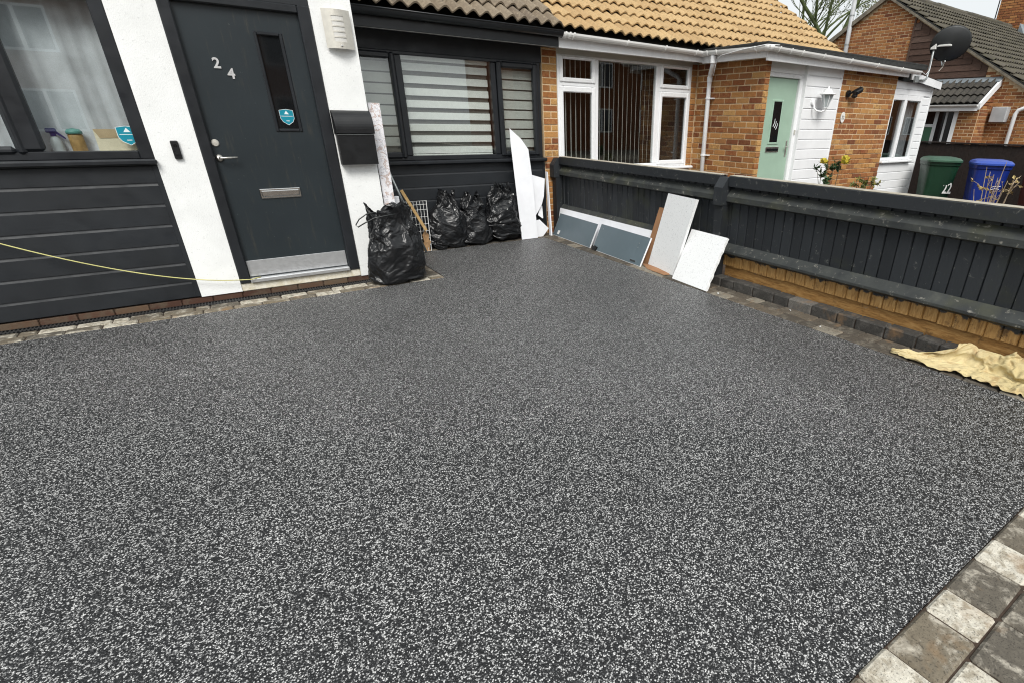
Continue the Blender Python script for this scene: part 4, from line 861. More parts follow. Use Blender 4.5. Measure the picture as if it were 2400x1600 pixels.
m.set('Base Color', m.mix(fac, c, raw)); m.bump(m.noise(9, 5, vec=m.pos((8, 8, 1))), 0.35, 0.004); M['fence_pale'] = m.m

fe = thing('boundary_fence', (4.02, 3.4, 0), 'low charcoal timber fence with bare orange foot boards beside the driveway', 'fence')
def pale_me():
    return meshonly('pale', B().prism([(0.015, -0.053), (0.0, -0.047), (0.003, 0.041), (0.017, 0.050), (0.026, 0.052), (0.026, -0.053)], 'z', 0.0, 0.77), 'fence_pale')
pm = pale_me()
y = 6.62
while y > 0.1:
    if True:
        inst('pale', pm, (4.045 + random.uniform(-0.002, 0.002), y, 0.186 + random.uniform(-0.006, 0.004)), fe, math.pi * 0 + random.uniform(-0.02, 0.02))
    y -= random.uniform(0.099, 0.105)
def post(y0, front):
    p = mk('post', B().prism([(front + 0.035, 0.0), (front + 0.035, 0.955), (front + 0.09, 1.0), (front + 0.13, 1.0), (front + 0.13, 0.0)], 'y', y0, y0 + 0.10), 'fence_paint', fe)
    mk('post_head', B().prism([(front, 0.765), (front, 0.925), (front + 0.065, 1.012), (front + 0.128, 1.012), (front + 0.128, 0.765)], 'y', y0 - 0.004, y0 + 0.104), 'fence_paint', p)
post(6.60, 3.905); post(3.53, 3.915); post(0.50, 3.915)
for a, b_ in ((0.60, 3.526), (3.634, 6.596), (-0.6, 0.496)):
    tr_ = mk('top_rail', B().cbox(3.985, 4.044, a, b_, 0.932, 1.026, 0.004).cbox(4.0705, 4.09, a, b_, 0.932, 1.020, 0.004), 'fence_paint', fe)
    mk('cap', B().cbox(3.996, 4.095, a, b_, 1.0265, 1.032, 0.002), 'timber_pale', tr_)
    mk('middle_rail', B().prism([(3.985, 0.846), (3.985, 0.800), (4.043, 0.782), (4.043, 0.906)], 'y', a, b_), 'rail_worn', fe)
    mk('lower_rail', B().prism([(3.985, 0.338), (3.985, 0.318), (4.043, 0.288), (4.043, 0.406)], 'y', a, b_), 'rail_worn', fe)
    mk('gravel_board', B().cbox(4.074, 4.098, a, b_, 0.03, 0.215, 0.004), 'timber_raw', fe)

# ------------------------------------------------------------------ rubbish leaning about
def board(name, BL, BR, TL, th, mat, parent=None, poly=None, push=0.0, round_=None):
    """rectangular sheet from two bottom corners and a point up its left edge"""
    BL, BR, TL = Vector(BL), Vector(BR), Vector(TL); u = BR - BL; wd = u.length; u.normalize(); v = TL - BL; v = v - u * v.dot(u) * 0.0; ht = v.length; v.normalize()
    n = u.cross(v).normalized(); T = Matrix(((u.x, v.x, n.x, BL.x), (u.y, v.y, n.y, BL.y), (u.z, v.z, n.z, BL.z), (0, 0, 0, 1))) @ Matrix.Translation((0, 0, push))
    pl_ = [(a * wd, b * ht) for a, b in (poly or [(0, 0), (1, 0), (1, 1), (0, 1)])]
    return mk(name, B().slab(pl_, T, th), mat, parent), T, wd, ht
def ragged(n, amp): return [(1 - 0.0 + random.uniform(-amp, 0.0), i / n) for i in range(1, n)]
o, T, wd, ht = board('insulation_board', (3.850, 4.470, 0.010), (3.765, 3.960, 0.010), (3.968, 4.330, 0.79), 0.030, 'polystyrene', poly=[(0, 0), (1, 0.0)] + ragged(14, 0.006) + [(1, 1), (0, 1), (0.004, 0.5)])
tag(o, 'tall white polystyrene board leaning on the fence beside the grey cabinet doors', 'insulation board')
o, T, wd, ht = board('insulation_board', (3.690, 3.890, 0.010), (3.650, 3.365, 0.010), (3.945, 3.915, 0.485), 0.028, 'polystyrene', poly=[(0, 0), (1, 0.0)] + ragged(24, 0.022) + [(1, 1), (0, 1)])
tag(o, 'shorter white polystyrene board with a ragged edge leaning on the fence', 'insulation board')
for (BL, BR, TL, lab, hx) in (((3.840, 6.560, 0.006), (3.790, 5.560, 0.006), (3.935, 6.500, 0.305), 'slate grey cupboard front with a white price tag leaning by the fence corner post', 0),
                              ((3.775, 5.480, 0.006), (3.722, 4.460, 0.006), (3.915, 5.470, 0.312), 'slate grey cupboard front with a steel hinge leaning beside the tall polystyrene board', 1)):
    cdn = thing('cupboard_front', ((BL[0] + BR[0]) / 2, (BL[1] + BR[1]) / 2, 0), lab, 'cupboard front')
    bd, T, wd, ht = board('panel', BL, BR, TL, 0.017, 'white_board', cdn)
    mk('face', B().slab([(0.004, 0.004), (wd - 0.004, 0.004), (wd - 0.004, ht - 0.004), (0.004, ht - 0.004)], T @ Matrix.Translation((0, 0, 0.0015)), 0.001), 'cabinet_grey', cdn)
    if hx == 0: mk('tag', B().slab([(0.10, 0.03), (0.155, 0.03), (0.165, 0.085), (0.11, 0.085)], T @ Matrix.Translation((0, 0, 0.003)), 0.001), 'tag_white', cdn)
    else:
        mk('hinge', B().slab([(wd - 0.20, 0.03), (wd - 0.10, 0.03), (wd - 0.10, 0.045), (wd - 0.20, 0.045)], T @ Matrix.Translation((0, 0, 0.010)), 0.008), 'chrome', cdn)
        mk('hinge_cup', B().slab([(0.01, 0.0), (0.10, 0.0), (0.11, 0.045), (0.06, 0.055), (0.0, 0.03)], T @ Matrix.Translation((0, 0, 0.022)), 0.018), 'black_plastic', cdn)
        for q in ((0.08, ht * 0.83), (wd - 0.16, ht * 0.72), (wd - 0.155, ht * 0.58)):
            mk('screw_hole', B().slab([(q[0] + 0.007 * math.cos(a), q[1] + 0.007 * math.sin(a)) for a in np.linspace(0, 2 * math.pi, 8, endpoint=False)], T @ Matrix.Translation((0, 0, 0.003)), 0.001), 'galv', cdn)
o, *_ = board('cabinet_side_sheet', (3.905, 6.560, 0.008), (3.900, 4.500, 0.008), (3.976, 6.570, 0.362), 0.016, 'white_board')
tag(o, 'long white cabinet panel standing on edge behind the two slate grey doors', 'panel')
o, *_ = board('cardboard_sheet', (3.868, 4.590, 0.006), (3.872, 4.250, 0.006), (3.978, 4.470, 0.63), 0.006, 'cardboard')
tag(o, 'brown cardboard strip standing behind the tall polystyrene board', 'cardboard')
tag(mk('cardboard_flap', B().add([(3.835, 4.555, 0.012), (3.725, 4.33, 0.011), (3.700, 4.03, 0.013), (3.76, 4.0, 0.014), (3.88, 4.2, 0.03)] + [(3.835, 4.555, 0.008), (3.725, 4.33, 0.007), (3.700, 4.03, 0.009), (3.76, 4.0, 0.010), (3.88, 4.2, 0.026)],
    [(0, 1, 2, 3, 4), (9, 8, 7, 6, 5)] + [(i, 5 + i, 5 + (i + 1) % 5, (i + 1) % 5) for i in range(5)]), 'cardboard'), 'brown cardboard flap lying flat under the foot of the tall polystyrene board', 'cardboard')
def sheet(name, pts, y0, lean, th, mat, label, cat):
    b = B(); P = [(x, y0 + lean * z, z) for x, z in pts]; n = len(P)
    b.add(P + [(x, y + th, z) for x, y, z in P], [tuple(range(n)), tuple(range(2 * n - 1, n - 1, -1))] + [(i, (i + 1) % n, n + (i + 1) % n, n + i) for i in range(n)])
    return tag(mk(name, b, mat), label, cat)
sheet('white_board', [(3.300, 0.006), (3.545, 0.006), (3.550, 0.72), (3.530, 1.125), (3.44, 1.25), (3.292, 1.372), (3.285, 1.20)], 6.470, 0.115, 0.004, 'white_board', 'tall pointed white sheet leaning against the charcoal wall beside the bags', 'sheet')
sheet('white_offcut', [(3.44, 0.006), (3.60, 0.006), (3.575, 0.28), (3.62, 0.33), (3.69, 0.42), (3.735, 0.53), (3.772, 0.755), (3.56, 0.815), (3.44, 0.83)], 6.545, 0.10, 0.003, 'white_board', 'torn white sheet with a jagged lower edge behind the tall pointed sheet', 'sheet')
sheet('white_offcut', [(3.50, 0.006), (3.655, 0.006), (3.755, 0.105), (3.62, 0.235), (3.50, 0.22)], 6.520, 0.08, 0.003, 'white_board', 'small pointed white offcut on the paving at the foot of the tall white sheet', 'sheet')
sheet('white_offcut', [(3.635, 0.285), (3.70, 0.235), (3.712, 0.24), (3.712, 0.40), (3.69, 0.415)], 6.575, 0.10, 0.003, 'white_board', 'curled white scrap hanging from the torn sheet near the fence post', 'sheet')
sheet('white_lath', [(3.775, 0.006), (3.795, 0.006), (3.802, 0.835), (3.792, 0.845)], 6.50, 0.10, 0.05, 'white_board', 'thin white strip standing upright against the fence corner post', 'strip')
o, *_ = board('marble_panel', (1.378, 5.60, 0.006), (1.480, 5.60, 0.006), (1.392, 5.655, 1.590), 0.020, 'marble_wrap')
tag(o, 'white worktop strip with brown marble veins standing at the end of the white pillar', 'panel')
tag(mk('white_block', B().cbox(1.475, 1.575, 5.78, 5.83, 0.008, 0.745, 0.003), 'white_board'), 'narrow white offcut standing behind the drawstring bag', 'offcut')
tag(mk('dark_pole', B().tube([(1.655, 6.47, 1.06), (1.965, 6.385, 0.012)], 0.013, 8), 'galv', smooth=True), 'slim dark metal pole leaning in the corner above the wire rack', 'pole')
bx = thing('broken_box', (2.0, 6.45, 0.006), 'crumpled brown cardboard piece standing inside the wire rack', 'cardboard')
mk('piece', B().prism([(1.955, 0.006), (2.035, 0.006), (2.030, 0.07), (2.055, 0.12), (2.03, 0.15), (2.04, 0.20), (2.0, 0.255), (1.965, 0.20), (1.975, 0.12), (1.95, 0.09)], 'y', 6.445, 6.465), 'cardboard_tan', bx)
s0, s1 = Vector((1.770, 6.365, 0.735)), Vector((1.998, 6.400, 0.268)); dd = (s1 - s0).normalized(); ss = dd.cross(Vector((0, 1, 0))).normalized()
stk = B(); w2_ = ss * 0.016; t2_ = Vector((0, 0.011, 0))
stk.add([s0 - w2_ - t2_, s0 + w2_ - t2_, s0 + w2_ + t2_, s0 - w2_ + t2_, s1 - w2_ - t2_, s1 + w2_ - t2_, s1 + w2_ + t2_, s1 - w2_ + t2_], [(0, 1, 2, 3), (7, 6, 5, 4), (0, 4, 5, 1), (1, 5, 6, 2), (2, 6, 7, 3), (3, 7, 4, 0)])
tag(mk('wood_batten', stk, 'timber_stick'), 'short pale wooden batten leaning diagonally across the wire rack', 'batten')
rk = thing('wire_rack', (1.97, 6.44, 0), 'white wire rack standing upright between the drawstring bag and the wall bags', 'rack')
def rp(a, b): return (1.815 + 0.275 * a - 0.045 * (1 - b) * a, 6.44 + 0.10 * b, 0.010 + 0.575 * b)
mk('rim', B().tube([rp(0, 0), rp(1, 0), rp(1, 1), rp(0, 1), rp(0, 0)], 0.0055, 6), 'wire_white', rk)
for i in range(1, 7): mk('wire', B().tube([rp(i / 7, 0), rp(i / 7, 1)], 0.003, 5), 'wire_white', rk)
for i in (0.13, 0.27, 0.41, 0.55, 0.69, 0.83, 0.93): mk('wire', B().tube([rp(0, i), rp(1, i)], 0.003, 5), 'wire_white', rk)
deb = [(3.78, 4.86, 0.05, 0.025, 0.3), (3.70, 3.25, 0.02, 0.015, 1), (3.86, 2.55, 0.03, 0.006, 0.9), (3.72, 2.16, 0.014, 0.01, 0), (3.75, 3.62, 0.04, 0.02, 0.5)]
for i, (x, y, a, b_, r) in enumerate(deb):
    cb = B().cbox(-a / 2, a / 2, -b_ / 2, b_ / 2, 0.0, 0.006, 0.002); R_ = Matrix.Translation((x, y, 0.008)) @ Matrix.Rotation(r, 4, 'Z'); cb.v = [tuple(R_ @ Vector(p)) for p in cb.v]
    tag(mk('debris_crumb', cb, 'polystyrene'), 'tiny white crumb of board on the block edging below the fence', 'debris', 'white crumbs along the fence edging')

# ------------------------------------------------------------------ cloth helper: lets film or fabric settle over solid shapes
def settle(V, F, frames, colliders, pin=None, gravity=1.0, shrink=0.0, bend=0.05, pressure=0.0, stiff=15.0, self_hit=False, mass=0.1, pin_w=0.9):
    sc2 = bpy.data.scenes.new('settle'); tmp = []
    def put(name, v, f):
        me = bpy.data.meshes.new(name); me.from_pydata([tuple(map(float, p)) for p in v], [], f); o = bpy.data.objects.new(name, me); sc2.collection.objects.link(o); tmp.append(o); return o
    for v, f in colliders:
        o = put('collider', v, f); o.modifiers.new('c', 'COLLISION'); o.collision.thickness_outer = 0.004; o.collision.cloth_friction = 30
    o = put('film', V, F); md = o.modifiers.new('cloth', 'CLOTH'); st = md.settings
    st.quality = 5; st.mass = mass; st.tension_stiffness = stiff; st.compression_stiffness = stiff; st.shear_stiffness = stiff * 0.5; st.bending_stiffness = bend; st.air_damping = 3
    st.shrink_min = shrink; st.shrink_max = shrink; st.effector_weights.gravity = gravity
    if pressure: st.use_pressure = True; st.uniform_pressure_force = pressure
    if pin is not None:
        vg = o.vertex_groups.new(name='pin'); vg.add(list(pin), pin_w, 'REPLACE'); st.vertex_group_mass = 'pin'; st.pin_stiffness = 2.0
    cs = md.collision_settings; cs.distance_min = 0.005; cs.collision_quality = 3; cs.friction = 25; cs.use_self_collision = self_hit; cs.self_distance_min = 0.004
    md.point_cache.frame_start = 1; md.point_cache.frame_end = frames + 2
    for fr_ in range(1, frames + 1): sc2.frame_set(fr_)
    ev = o.evaluated_get(sc2.view_layers[0].depsgraph); co = np.empty(len(ev.data.vertices) * 3); ev.data.vertices.foreach_get('co', co); co = co.reshape(-1, 3)
    for q in tmp:
        me = q.data; bpy.data.objects.remove(q); bpy.data.meshes.remove(me)
    bpy.data.scenes.remove(sc2)
    V = np.array(V, float)
    return co if np.isfinite(co).all() and np.abs(co - V).max() < 1.0 else V
def boxvf(x0, x1, y0, y1, z0, z1):
    b = B().box(x0, x1, y0, y1, z0, z1); return b.v, b.f
def ballvf(c, R):
    b = B().lathe([(R * math.sin(a) + 1e-4, -R * math.cos(a)) for a in np.linspace(0.05, math.pi - 0.05, 9)], 12, c); return b.v, b.f

# ------------------------------------------------------------------ black bags
def tri(x): return np.abs((x % 1.0) - 0.5) * 2
def bag(cx, cy, prof, seed, label, lean=(0, 0), tuft=0.02, crumple=1.0, group=None, n=116, mrows=70, square=2.6, fill=0.72, wall=None, widen=1.0):
    """prof: list of (height, half width x, half width y)"""
    r = np.random.default_rng(seed); hs_ = np.array([p[0] for p in prof]); H = hs_[-1]
    t = np.linspace(0, 1, mrows); z = H * t
    def sm(col):
        y_ = np.interp(z, hs_, np.array([p[col] for p in prof])); k = np.ones(9) / 9; yp = np.pad(y_, 4, mode='edge'); return np.convolve(yp, k, 'valid')
    rx, ry = sm(1), sm(2); th = np.linspace(0, 2 * np.pi, n, endpoint=False)
    TH, Z = np.meshgrid(th, z); RX = rx[:, None]; RY = ry[:, None]
    c, s = np.cos(TH), np.sin(TH); e = 2.0 / square
    X = np.sign(c) * np.abs(c) ** e; Y = np.sign(s) * np.abs(s) ** e
    per = 2 * math.pi * 0.5 * (rx.max() + ry.max()); S = TH / (2 * np.pi) * per
    # lumps of the contents
    D = np.zeros_like(Z)
    for _ in range(14):
        a, b, w_, am = r.uniform(0, per), r.uniform(0.05, 0.8) * H, r.uniform(0.06, 0.15), r.uniform(-0.02, 0.028)
        ds_ = (S - a + per / 2) % per - per / 2; D += am * np.exp(-(ds_ ** 2 + (Z - b) ** 2) / (w_ * w_))
    wz = 0.02 * np.sin(2 * np.pi * (Z / 0.3 + TH / (2 * np.pi)))
    # gathers near the top
    g = np.clip((Z / H - 0.72) / 0.28, 0, 1); D += tuft * g * np.sin(TH * 9 + 2 * np.sin(TH * 2 + seed)) * 0.8 + tuft * 0.6 * g * np.sin(TH * 17 + 3 * wz * 40)
    foot = np.clip(Z / 0.05, 0, 1); D *= 0.35 + 0.65 * foot
    RX = RX * (1 + (widen - 1) * np.clip(1.25 - Z / H, 0, 1))
    px = cx + X * (RX + D * 0.9) + lean[0] * (Z / H) ** 1.4; py = cy + Y * (RY + D * 0.9) + lean[1] * (Z / H) ** 1.4
    pz = Z + 0.6 * D * np.clip(t[:, None] * 1.2, 0, 1) + 0.035 * g * np.sin(TH * 3 + seed) + 0.02 * g * np.sin(TH * 7 + seed * 2)
    pz = np.maximum(pz, 0.0) + 0.007
    V = np.stack([px, py, pz], -1).reshape(-1, 3) + r.normal(0, 0.0012, (n * mrows, 3)); V[:, 2] = np.maximum(V[:, 2], 0.007); o = n * mrows
    F = [(i * n + j, i * n + (j + 1) % n, (i + 1) * n + (j + 1) % n, (i + 1) * n + j) for i in range(mrows - 1) for j in range(n)]
    V = np.vstack([V, [[cx, cy, 0.007]]]); F += [(o, (j + 1) % n, j) for j in range(n)]
    cols = [boxvf(cx - 1, cx + 1, cy - 1, cy + 1, -0.3, 0.003)]
    if wall: cols.append(boxvf(cx - 1, cx + 1, wall, wall + 0.3, -0.2, 1.5))
    for _ in range(30):
        zz_ = r.uniform(0.05, fill) * H; i = int(zz_ / H * (mrows - 1)); an = r.uniform(0, 2 * np.pi); R_ = min(r.uniform(0.05, 0.085), ry[i] * 0.8); rxi = RX[i, 0]
        q = (cx + lean[0] * (zz_ / H) ** 1.4 + math.cos(an) * max(0, rxi - R_ * 0.97), cy + lean[1] * (zz_ / H) ** 1.4 + math.sin(an) * max(0, ry[i] - R_ * 0.97), max(R_ * 0.8, zz_)); cols.append(ballvf(q, R_))
    V = settle(V, F, 20, cols, pin=range((mrows - 1) * n, mrows * n), gravity=0.15, shrink=-0.12 * crumple, bend=0.005, pressure=-1.5, pin_w=0.85)
    root = thing('rubbish_bag', (cx, cy, 0), label, 'rubbish bag', group)
    b = B(); b.v = V.tolist(); b.f = F
    ob_ = mk('bag_body', b, 'bag_plastic', root, smooth=True, fix=False); sb_ = ob_.modifiers.new('s', 'SUBSURF'); sb_.levels = 2; sb_.render_levels = 2
    return root
bg1 = bag(1.335, 5.335, [(0, 0.20, 0.10), (0.012, 0.250, 0.135), (0.06, 0.262, 0.15), (0.2, 0.252, 0.165), (0.38, 0.225, 0.160), (0.52, 0.200, 0.140), (0.60, 0.190, 0.115), (0.655, 0.195, 0.105), (0.70, 0.200, 0.10)], 5,
          'large black drawstring bag standing on the block edging at the end of the white pillar', lean=(0.015, 0.03), tuft=0.010)
mk('drawstring', B().tube([(1.20, 5.25, 0.685), (1.12, 5.24, 0.678), (1.05, 5.25, 0.635), (1.015, 5.26, 0.585), (1.03, 5.255, 0.567), (1.09, 5.24, 0.60), (1.17, 5.215, 0.640), (1.27, 5.205, 0.655), (1.36, 5.21, 0.662)], 0.0055, 6), 'drawstring', bg1, smooth=True)
gN = None
b2 = bag(2.300, 6.575, [(0, 0.21, 0.10), (0.012, 0.250, 0.13), (0.08, 0.250, 0.145), (0.22, 0.230, 0.14), (0.36, 0.205, 0.125), (0.46, 0.165, 0.105), (0.52, 0.125, 0.085), (0.56, 0.105, 0.07), (0.61, 0.10, 0.045), (0.645, 0.085, 0.03)], 21,
         'slack black rubbish bag beside the wire rack, its open neck folded to one side', lean=(0.06, 0.02), tuft=0.018, crumple=1.0, fill=0.60, wall=6.72, widen=1.16)
b3 = bag(2.665, 6.575, [(0, 0.15, 0.09), (0.012, 0.185, 0.125), (0.08, 0.198, 0.14), (0.2, 0.195, 0.135), (0.31, 0.168, 0.11), (0.38, 0.120, 0.085), (0.43, 0.125, 0.085), (0.50, 0.145, 0.085), (0.56, 0.10, 0.055), (0.60, 0.06, 0.03)], 33,
         'tied black rubbish bag with a flared neck standing between two other bags', lean=(0.01, 0.02), tuft=0.02, crumple=1.15, fill=0.60, wall=6.72, widen=1.16)
b4 = bag(3.045, 6.575, [(0, 0.19, 0.09), (0.012, 0.225, 0.125), (0.08, 0.238, 0.14), (0.24, 0.228, 0.14), (0.36, 0.195, 0.12), (0.45, 0.165, 0.10), (0.52, 0.165, 0.09), (0.59, 0.145, 0.075), (0.64, 0.10, 0.05), (0.68, 0.075, 0.035)], 47,
         'bulging black rubbish bag with a crumpled top next to the tall white sheet', lean=(0.05, 0.02), tuft=0.026, crumple=1.1, fill=0.60, wall=6.72, widen=1.16)
for bb, p in ((b2, (2.40, 6.455, 0.47)), (b4, (3.205, 6.465, 0.60)), (b4, (3.10, 6.45, 0.42))):
    mk('paper_scrap', B().lathe([(0.0, -0.008), (0.009, -0.004), (0.007, 0.004), (0.0, 0.007)], 7, p, 'y'), 'tag_white', bb)

# ------------------------------------------------------------------ dust sheet over the kerb
r = np.random.default_rng(3); ny, nx = 112, 46; V = []
for i in range(ny):
    d = 1.55 * i / (ny - 1); lo = 3.748 - 0.055 * min(1, d / 0.25); hi = 3.765 + 0.25 * min(1, d / 0.28)
    for j in range(nx):
        x = lo + (hi - lo) * j / (nx - 1); y = 1.385 - d
        V.append((x, y, 0.045 + 0.10 * min(1, max(0, (x - 3.86) / 0.08)) + r.uniform(0, .012) + 0.012 * math.sin(17 * y + 9 * x) + 0.010 * math.sin(31 * x - 11 * y)))
F = [(i * nx + j, i * nx + j + 1, (i + 1) * nx + j + 1, (i + 1) * nx + j) for i in range(ny - 1) for j in range(nx - 1)]
co = settle(V, F, 24, [boxvf(2.5, 5, -1.5, 3, -0.3, 0.005), boxvf(3.932, 4.3, -1.5, 3, -0.1, 0.09), boxvf(4.04, 4.3, -1.5, 3, 0.05, 0.9)], gravity=1.0, shrink=-0.5, bend=0.14, stiff=8.0, self_hit=True, mass=0.15)
shb = B(); shb.v = co.tolist(); shb.f = F
ob = mk('dust_sheet', shb, 'dust_sheet', smooth=True, fix=False); sm = ob.modifiers.new('u', 'SUBSURF'); sm.levels = 1; sm.render_levels = 1; sm = ob.modifiers.new('s', 'SOLIDIFY'); sm.thickness = 0.002; sm.offset = 1
tag(ob, 'crumpled yellow cotton dust sheet thrown over the kerb stones by the fence', 'dust sheet')

# ------------------------------------------------------------------ neighbour's front garden
def wheelie(cx, cy, rz, body, lidm, label, mark=None):
    t = thing('wheelie_bin', (cx, cy, -0.06), label, 'wheelie bin'); z0 = -0.06
    R_ = Matrix.Translation((cx, cy, z0)) @ Matrix.Rotation(rz, 4, 'Z')
    def add(name, b, mat, parent=t, smooth=False): b.v = [tuple(R_ @ Vector(p)) for p in b.v]; return mk(name, b, mat, parent, smooth)
    b = B(); sec = [(0.03, 0.20, 0.20), (0.06, 0.215, 0.225), (0.88, 0.275, 0.325), (0.90, 0.29, 0.345), (0.955, 0.292, 0.35)]; n = 24; V = []
    for z, hx, hy in sec:
        for k in range(n):
            a = 2 * math.pi * (k + 0.5) / n; c, s = math.cos(a), math.sin(a); e = 0.32
            V.append((math.copysign(abs(c) ** e, c) * hx, math.copysign(abs(s) ** e, s) * hy, z))
    F = [(i * n + k, i * n + (k + 1) % n, (i + 1) * n + (k + 1) % n, (i + 1) * n + k) for i in range(len(sec) - 1) for k in range(n)] + [tuple(range(n))[::-1], tuple((len(sec) - 1) * n + k for k in range(n))]
    bd = add('body', b.add(V, F), body)
    b = B(); V = []
    for z, hx, hy, oy in ((0.957, 0.305, 0.372, -0.015), (0.985, 0.305, 0.372, -0.015), (1.02, 0.27, 0.31, 0.0), (1.035, 0.20, 0.22, 0.02)):
        for k in range(n):
            a = 2 * math.pi * (k + 0.5) / n; c, s = math.cos(a), math.sin(a); e = 0.36
            V.append((math.copysign(abs(c) ** e, c) * hx, math.copysign(abs(s) ** e, s) * hy + oy, z))
    F = [(i * n + k, i * n + (k + 1) % n, (i + 1) * n + (k + 1) % n, (i + 1) * n + k) for i in range(3) for k in range(n)] + [tuple(range(n))[::-1], tuple(3 * n + k for k in range(n))]
    add('lid', b.add(V, F), lidm)
    add('handle', B().tube([(-0.22, 0.33, 0.93), (-0.22, 0.42, 0.985), (0.22, 0.42, 0.985), (0.22, 0.33, 0.93)], 0.016, 8), lidm)
    for s_ in (-1, 1): add('wheel', B().lathe([(0.02, -0.025), (0.09, -0.025), (0.10, -0.012), (0.10, 0.012), (0.09, 0.025), (0.02, 0.025)], 20, (s_ * 0.275, 0.20, 0.10), 'x'), 'rubber')
    if mark:
        Tt = R_ @ Matrix.Translation((mark[1], -0.292, mark[2])) @ Matrix.Rotation(rad(-7), 4, 'X') @ FACE
        if mark[0] == 'logo':
            w_ = B()
            w_.tube([(-0.02, -0.30, 0.66), (0.005, -0.302, 0.70), (0.0, -0.303, 0.73), (0.03, -0.304, 0.75)], [0.004, 0.014, 0.016, 0.005], 6).tube([(-0.07, -0.30, 0.60), (-0.02, -0.30, 0.622), (0.03, -0.30, 0.612), (0.07, -0.30, 0.628)], 0.007, 6).tube([(-0.06, -0.30, 0.565), (0.0, -0.30, 0.585), (0.06, -0.30, 0.575)], 0.006, 6)
            w_.v = [tuple(R_ @ Matrix.Translation((mark[1], 0.012, 0)) @ Vector(p)) for p in w_.v]; mk('print', w_, 'tag_white', bd)
        else: text_obj('numeral', mark[0], 0.27, 0.001, 'tag_white', Tt @ Matrix.Diagonal((0.55, 1, 1, 1)), bd, bold=0.006)
    return t
wheelie(11.30, 4.84, rad(-52), 'bin_green', 'bin_green_lid', 'dark green wheelie bin numbered 22 beside the white extension', ('22', 0.155, 0.50))
wheelie(11.25, 3.98, rad(-60), 'bin_blue', 'bin_blue_lid', 'blue wheelie bin with a white emblem between the green and brown bins', ('logo', 0.12, 0.0))
wheelie(11.25, 3.10, rad(-56), 'bin_brown', 'bin_brown', 'brown wheelie bin standing next to the blue bin')
bf = thing('dark_fence', (13.0, 4.0, 0), 'dark brown close boarded fence behind the three wheelie bins', 'fence')
pb = meshonly('fence_board', B().prism([(0.0, -0.078), (0.005, 0.078), (0.02, 0.078), (0.02, -0.078)], 'z', 0, 1.20), 'fence_brown')
for i in range(44): inst('fence_board', pb, (13.0 + random.uniform(-.003, .003), 7.4 - i * 0.15, -0.04 + random.uniform(-.006, .006)), bf)
mk('capping', B().cbox(12.97, 13.05, 0.8, 7.5, 1.162, 1.192, 0.004), 'fence_brown', bf)
mk('rail', B().cbox(13.025, 13.07, 0.8, 7.5, 0.2, 0.28, 0.004).cbox(13.025, 13.07, 0.8, 7.5, 0.9, 0.98, 0.004), 'fence_brown', bf)
struct(mk('garden', B().box(4.12, 40, -4, 8.8, -0.058, -0.052), 'joint_sand'))
def leaf(b, p, d, size, up=None):
    d = Vector(d).normalized(); s = d.cross(Vector((random.uniform(-1, 1), random.uniform(-1, 1), random.uniform(-1, 1)))).normalized(); p = Vector(p)
    n = d.cross(s) * size * 0.12
    b.add([p, p + d * size * 0.45 + s * size * 0.28 + n, p + d * size, p + d * size * 0.45 - s * size * 0.28 + n], [(0, 1, 2, 3)])
def shrub(name, base, stems, label, cat, leafm, barkm, lsize, nleaf, flowers=(), r0=0.008):
    t = thing(name, base, label, cat); sb_ = B(); lf = B(); base = Vector(base)
    for tip in stems:
        tip = Vector(tip); mid = base.lerp(tip, 0.55) + Vector((random.uniform(-.04, .04), random.uniform(-.04, .04), 0.03))
        pts = [base, mid, tip]; sb_.tube(pts, [r0, r0 * 0.75, r0 * 0.4], 6)
        for k in range(3):
            q = mid.lerp(tip, random.uniform(0, 0.9)); e = q + Vector((random.uniform(-.11, .11), random.uniform(-.11, .11), random.uniform(0.0, .12))); sb_.tube([q, (q + e) / 2 + Vector((0, 0, .01)), e], [r0 * 0.5, r0 * .4, r0 * 0.25], 5)
            for _ in range(nleaf): leaf(lf, q.lerp(e, random.uniform(0.1, 1.05)), (random.uniform(-1, 1), random.uniform(-1, 1), random.uniform(-.4, .8)), lsize * random.uniform(.6, 1.2))
    mk('stems', sb_, barkm, t, fix=False)
    if lf.v: stuff(mk('leaves', lf, leafm, t, fix=False))
    for f in flowers:
        fb = B(); f = Vector(f)
        for k in range(14):
            a = k * 2.4; el = 0.15 + 1.2 * k / 14; d = Vector((math.cos(a) * math.cos(el), math.sin(a) * math.cos(el), math.sin(el))); s = d.cross(Vector((0, 0, 1))).normalized(); up = s.cross(d)
            fb.add([f, f + d * .035 + s * .032, f + d * .072 + up * .016 + s * .016, f + d * .072 + up * .016 - s * .016, f + d * .035 - s * .032], [(0, 1, 2, 3, 4)])
        mk('flower', fb, 'petal_yellow', t, fix=False)
    return t
shrub('rose_bush', (6.55, 4.10, -0.05), [(6.50, 4.13, 1.02), (6.62, 4.02, 1.06), (6.52, 4.22, 0.98), (6.60, 4.10, 1.00), (6.45, 4.22, 0.92)], 'rose bush with yellow blooms rising above the fence in front of the brick pier', 'rose bush', 'leaf_rose', 'bark', 0.062, 20, [(6.64, 3.98, 1.06), (6.62, 3.97, 1.03), (6.50, 4.19, 1.02)])
shrub('garden_shrub', (7.00, 3.90, -0.05), [(6.97, 3.92, 0.90), (7.04, 3.84, 0.88), (7.0, 3.98, 0.86), (7.08, 3.80, 0.84)], 'low yellow green shrub just showing above the fence below the brick pier', 'shrub', 'leaf_yellow', 'bark', 0.055, 22)
shrub('twiggy_shrub', (6.0, 2.03, -0.05), [(6.0 + random.uniform(-.06, .06), 2.03 + random.uniform(-.20, .16), random.uniform(0.92, 1.20)) for _ in range(11)], 'bare pale twigs of a shrub standing in front of the blue bin', 'shrub', 'leaf_dry', 'bark_pale', 0.045, 4, r0=0.007)

